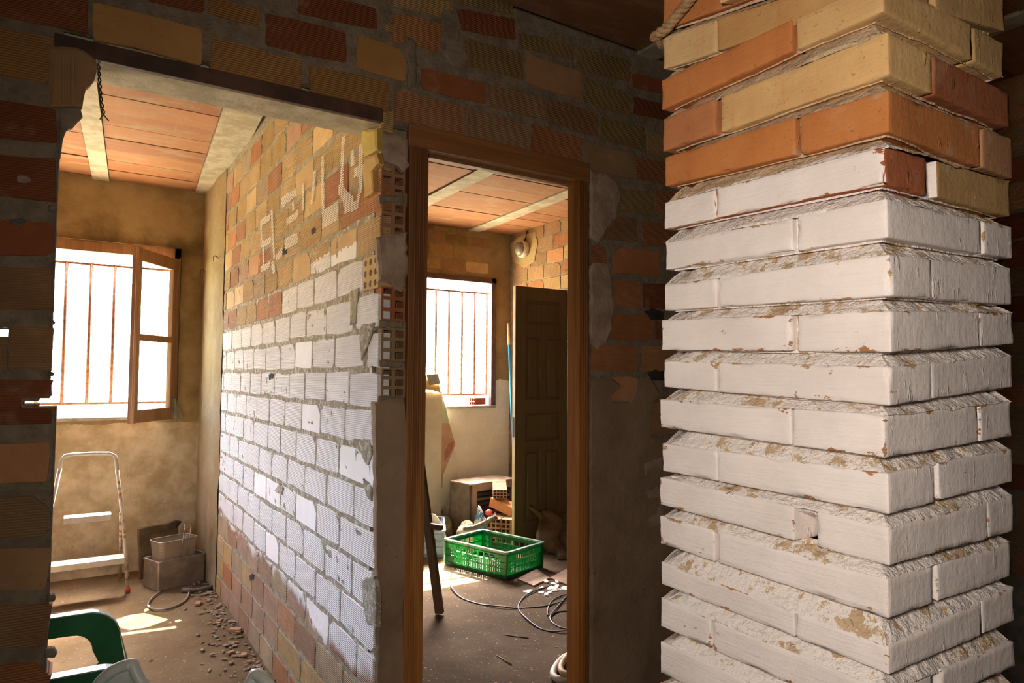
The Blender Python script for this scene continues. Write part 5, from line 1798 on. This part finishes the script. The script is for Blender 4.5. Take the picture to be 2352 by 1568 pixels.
def loose_brick(loc, rz, label, tilt=0.0, color=(0.50, 0.27, 0.13), cols=3, rows=2):
    t = bpy.data.objects.new('hollow_brick', None)
    COL.objects.link(t)
    L, Wd, H = 0.23, 0.115, 0.075
    holes = [rect(Wd * (i + .15) / cols, H * (j + .15) / rows, Wd * (i + .85) / cols, H * (j + .85) / rows) for i in range(cols) for j in range(rows)]
    b = MB(); b.plate(rect(0, 0, Wd, H), holes, L, lambda u, v, w_: Vector((u - Wd / 2, w_ - L / 2, v)))
    me = b.build('hollow_brick', 'clay', None)
    bpy.data.objects.remove(t)
    me.location = loc
    me.rotation_euler = (tilt, 0, rz)
    me.color = (*color, 1)
    me['paint'] = 0.0
    return tag(me, label, 'brick', 'loose hollow bricks by the old door')
ck, sk_ = math.cos(rad(-48)), math.sin(rad(-48))
for lv, ln in enumerate(('lowest', 'middle', 'topmost')):
    for q in (0, 1):
        loose_brick((2.985 + 0.122 * q * ck, 4.815 + 0.122 * q * sk_, 0.0765 * lv), rad(-48),
                    ln + ' hollow brick in the ' + ('left' if q == 0 else 'right') + ' column of the pile behind the green crate', color=(0.50, 0.33, 0.16) if lv < 2 else (0.56, 0.36, 0.19))
loose_brick((3.06, 4.84, 0.262), rad(20), 'broken orange hollow brick lying slanted on top of the brick pile', rad(14), (0.62, 0.30, 0.12))
loose_brick((3.08, 4.94, 0.385), rad(-30), 'pale hollow brick tilted at the very top of the pile, holes showing', rad(12), (0.44, 0.26, 0.16), 4, 3)

# bracket lamp, broom, brick on the sill, cloth, tiles
lp = on('X', XR - 0.01, 1207, 573)
lm = thing('bulkhead_lamp', 'round dusty bulkhead lamp fixed to the brick wall under the ceiling', 'lamp', (lp.x, lp.y, lp.z))
R = Matrix.Rotation(rad(-90), 3, 'Y')
b = MB(); b.lathe([(0.0, 0.0), (0.070, 0.0), (0.078, 0.02), (0.078, 0.055), (0.068, 0.062)], 24, (0, 0, 0), R); b.build('body', 'lamp_metal', lm, True)
b = MB(); b.lathe([(0.066, 0.058), (0.058, 0.085), (0.035, 0.10), (0.0, 0.105)], 24, (0, 0, 0), R); b.build('glass_dome', 'lamp_glass', lm, True)
b = MB(); b.tube([(-0.02, 0, 0.07), (0.0, -0.01, 0.11), (0.006, -0.02, 0.17)], 0.008, 6); b.build('cable_stub', 'black_rubber', lm, True)
p1_, p2_ = on('Y', 5.41, 1167, 742), on('Y', 5.36, 1175, 950)
d_ = (p2_ - p1_)
pe = p1_ + d_ * ((p1_.z - 0.03) / -d_.z)
br_ = thing('broom', 'blue handled broom leaning in the corner behind the old door', 'broom', (pe.x, pe.y, 0))
o_ = Vector((pe.x, pe.y, 0))
m1 = p1_ + d_ * 0.24
b = MB(); b.tube([m1 - o_, pe - o_], 0.010, 8); hd_ = b.build('handle', 'blue_paint', br_, True)
b = MB(); b.tube([p1_ - o_, m1 - o_], [0.013, 0.015], 8); b.build('grip', 'pale_wood', hd_, True)
b = MB(); b.box((0, 0, 0.06), (0.08, 0.08, 0.05), None, 0.01); b.box((0, 0, 0.02), (0.07, 0.07, 0.04)); b.build('head', 'pale_wood', br_)
bx = on('Y', YB + 0.10, 1097, 915)
o = loose_brick((bx.x, YB + 0.10, WIN2[2] + 0.024), rad(92), 'broken red brick lying on the sill of the barred window', 0, (0.36, 0.10, 0.04))
o.scale = (0.9, 0.5, 0.9); o['group'] = 'brick on the window sill'
# dark cloth slumped against the door
a0 = on('Y', 4.40, 1222, 1212); 
gr = []
for j in range(12):
    t = j / 11
    row = []
    for i in range(14):
        s = i / 13
        x = 3.08 + 0.42 * s + 0.05 * math.sin(j * .8)
        z = max(0.006, (0.34 - 0.10 * s) * (1 - t) ** 1.3 + 0.03 * nz((s * 3, t * 3, 0), 2.0))
        y = 4.50 - 0.34 * t ** 0.8 + 0.03 * math.sin(s * 11 + t * 3)
        row.append(Vector((x, y, z)))
    gr.append(row)
tag(sheet('dirty_cloth', gr, 'dark_cloth', None, 0.008), 'dirty brown cloth slumped against the foot of the old door', 'cloth')
tl_ = [on('Z', 0.012, *q) for q in ((1188, 1328), (1226, 1344), (1262, 1326), (1232, 1306))]
for k_, (dx, dy, nm_) in enumerate(((0, 0, 'brown broken floor board lying at the right corner of the green crate'), (0.20, -0.10, 'brown floor board lying beside the plaster flakes'))):
    b = MB()
    b.plate([(p.x + dx, p.y + dy) for p in tl_], [], 0.010, lambda u, v, w_: Vector((u, v, 0.012 - w_)))
    tag(b.build('floor_board', 'tile_floor'), nm_, 'board', 'loose boards on the floor')

# black cable coil
def cable(pts, r, label, name='cable_coil'):
    b = MB(); b.tube(smooth_path(pts, 8), r, 8)
    return tag(b.build(name, 'black_rubber', None, True), label, 'cable')
pix = [(1036, 1338), (1038, 1352), (1060, 1372), (1100, 1386), (1150, 1394), (1190, 1396), (1250, 1391), (1305, 1380), (1370, 1372), (1400, 1350), (1360, 1330), (1300, 1336), (1255, 1347), (1215, 1364), (1194, 1382),
       (1192, 1400), (1212, 1424), (1240, 1442), (1270, 1449), (1305, 1449), (1370, 1440), (1400, 1415), (1360, 1396), (1305, 1402), (1280, 1404), (1264, 1416), (1270, 1430), (1300, 1443), (1340, 1440), (1370, 1420),
       (1340, 1380), (1305, 1367), (1275, 1374), (1260, 1392), (1262, 1414), (1300, 1370)]
P = [on('Z', 0.006, *q) for q in pix]
for i, p in enumerate(P):
    p.z = 0.005 + (0.006 if i % 3 == 1 else 0)
cable(P, 0.0042, 'long black cable coiled on the floor beyond the door frame')
hp = [on('Z', 0.02, x, y) for x, y in ((1325, 1500), (1295, 1510), (1274, 1535), (1272, 1552), (1290, 1560), (1330, 1548))]
b = MB(); b.tube(smooth_path(hp, 6), 0.016, 10)
tag(b.build('hose', simple('dusty_hose', (0.34, 0.29, 0.25), (0.46, 0.40, 0.35), 20, 0.6), None, True), 'dusty grey hose end curling out beside the right door jamb', 'hose')
b = MB(); b.tube(smooth_path([p + Vector((0.02, -0.03, 0.03)) for p in hp], 6), 0.014, 10)
tag(b.build('hose', simple('ochre_hose', (0.30, 0.20, 0.10), (0.40, 0.28, 0.15), 20, 0.6), None, True), 'brown hose loop lying on the grey hose by the right jamb', 'hose')

# ------------------------------------------------------------------ outdoors
def hillside():
    vs, fs = [], []
    nx, ny = 40, 40
    for j in range(ny + 1):
        for i in range(nx + 1):
            x = -60 + 150 * i / nx
            y = -9 + 185 * (j / ny) ** 1.6
            z = -3.0 - 4 * min(1, max(0, y - 6.2) / 15) + max(0, (y - 30)) * 0.17 + 2.2 * nz((x, y, 0), 0.05)
            vs.append((x, y, z))
    for j in range(ny):
        for i in range(nx):
            a = j * (nx + 1) + i
            fs.append((a, a + 1, a + nx + 2, a + nx + 1))
    return mesh('hillside', vs, fs, True)
hill = structure(obj('hillside', hillside(), 'hill'))
def hz_(x, y):
    return -3.0 - 4 * min(1, max(0, y - 6.2) / 15) + max(0, (y - 30)) * 0.17 + 2.2 * nz((x, y, 0), 0.05)
for k_, (px, py, Y, s, nm_) in enumerate(((985, 760, 95, 3.2, 'at the left, second window'), (1022, 800, 80, 2.4, 'left of the middle bar, second window'), (1045, 822, 70, 1.6, 'right of the middle bar, second window'),
                                      (1075, 742, 100, 3.0, 'high between right bars, second window'), (1074, 878, 40, 1.0, 'low behind right bars, second window'), (262, 805, 90, 2.4, 'beside the third bar, first window'))):
    p = on('Y', Y, px, py)
    bm = bmesh.new(); bmesh.ops.create_icosphere(bm, subdivisions=3, radius=1.0)
    vs = [q.co * s * 0.3 * (1 + 0.3 * nz(q.co, 2.0, k_)) for q in bm.verts]
    bm.verts.index_update(); fs = [[q.index for q in f.verts] for f in bm.faces]; bm.free()
    o = obj('bush', mesh('bush', vs, fs, True), 'bush', None, (p.x, Y, max(hz_(p.x, Y) + s * 0.12, p.z - 6)))
    tag(o, 'green bush on the bright hillside seen ' + nm_, 'bush', 'bushes on the hillside')
hp_ = on('Y', 45, 215, 915)
hs = thing('farmhouse', 'small pale farmhouse far down the slope behind the first window', 'house', (hp_.x, 45, hz_(hp_.x, 45) - 0.2))
b = MB(); b.box((0, 0, 1.7), (6, 5, 3.6)); b.build('wall', 'house_wall', hs)
b = MB(); b.add([(-3.3, -2.8, 3.4), (3.3, -2.8, 3.4), (3.3, 2.8, 3.4), (-3.3, 2.8, 3.4), (-3.3, 0, 4.8), (3.3, 0, 4.8)], [(0, 1, 5, 4), (2, 3, 4, 5), (0, 4, 3), (1, 2, 5), (0, 3, 2, 1)]); b.build('roof', 'house_roof', hs)
for x in (-2, -0.7, 0.7, 2):
    b = MB(); b.box((x, -2.52, 2.0), (0.6, 0.06, 0.9)); b.build('window', 'house_dark', hs)

# ------------------------------------------------------------------ render quality
SC.cycles.use_denoising = True
SC.cycles.max_bounces = 10
SC.cycles.diffuse_bounces = 6
SC.cycles.glossy_bounces = 4
SC.cycles.transparent_max_bounces = 12
SC.cycles.sample_clamp_indirect = 12.0
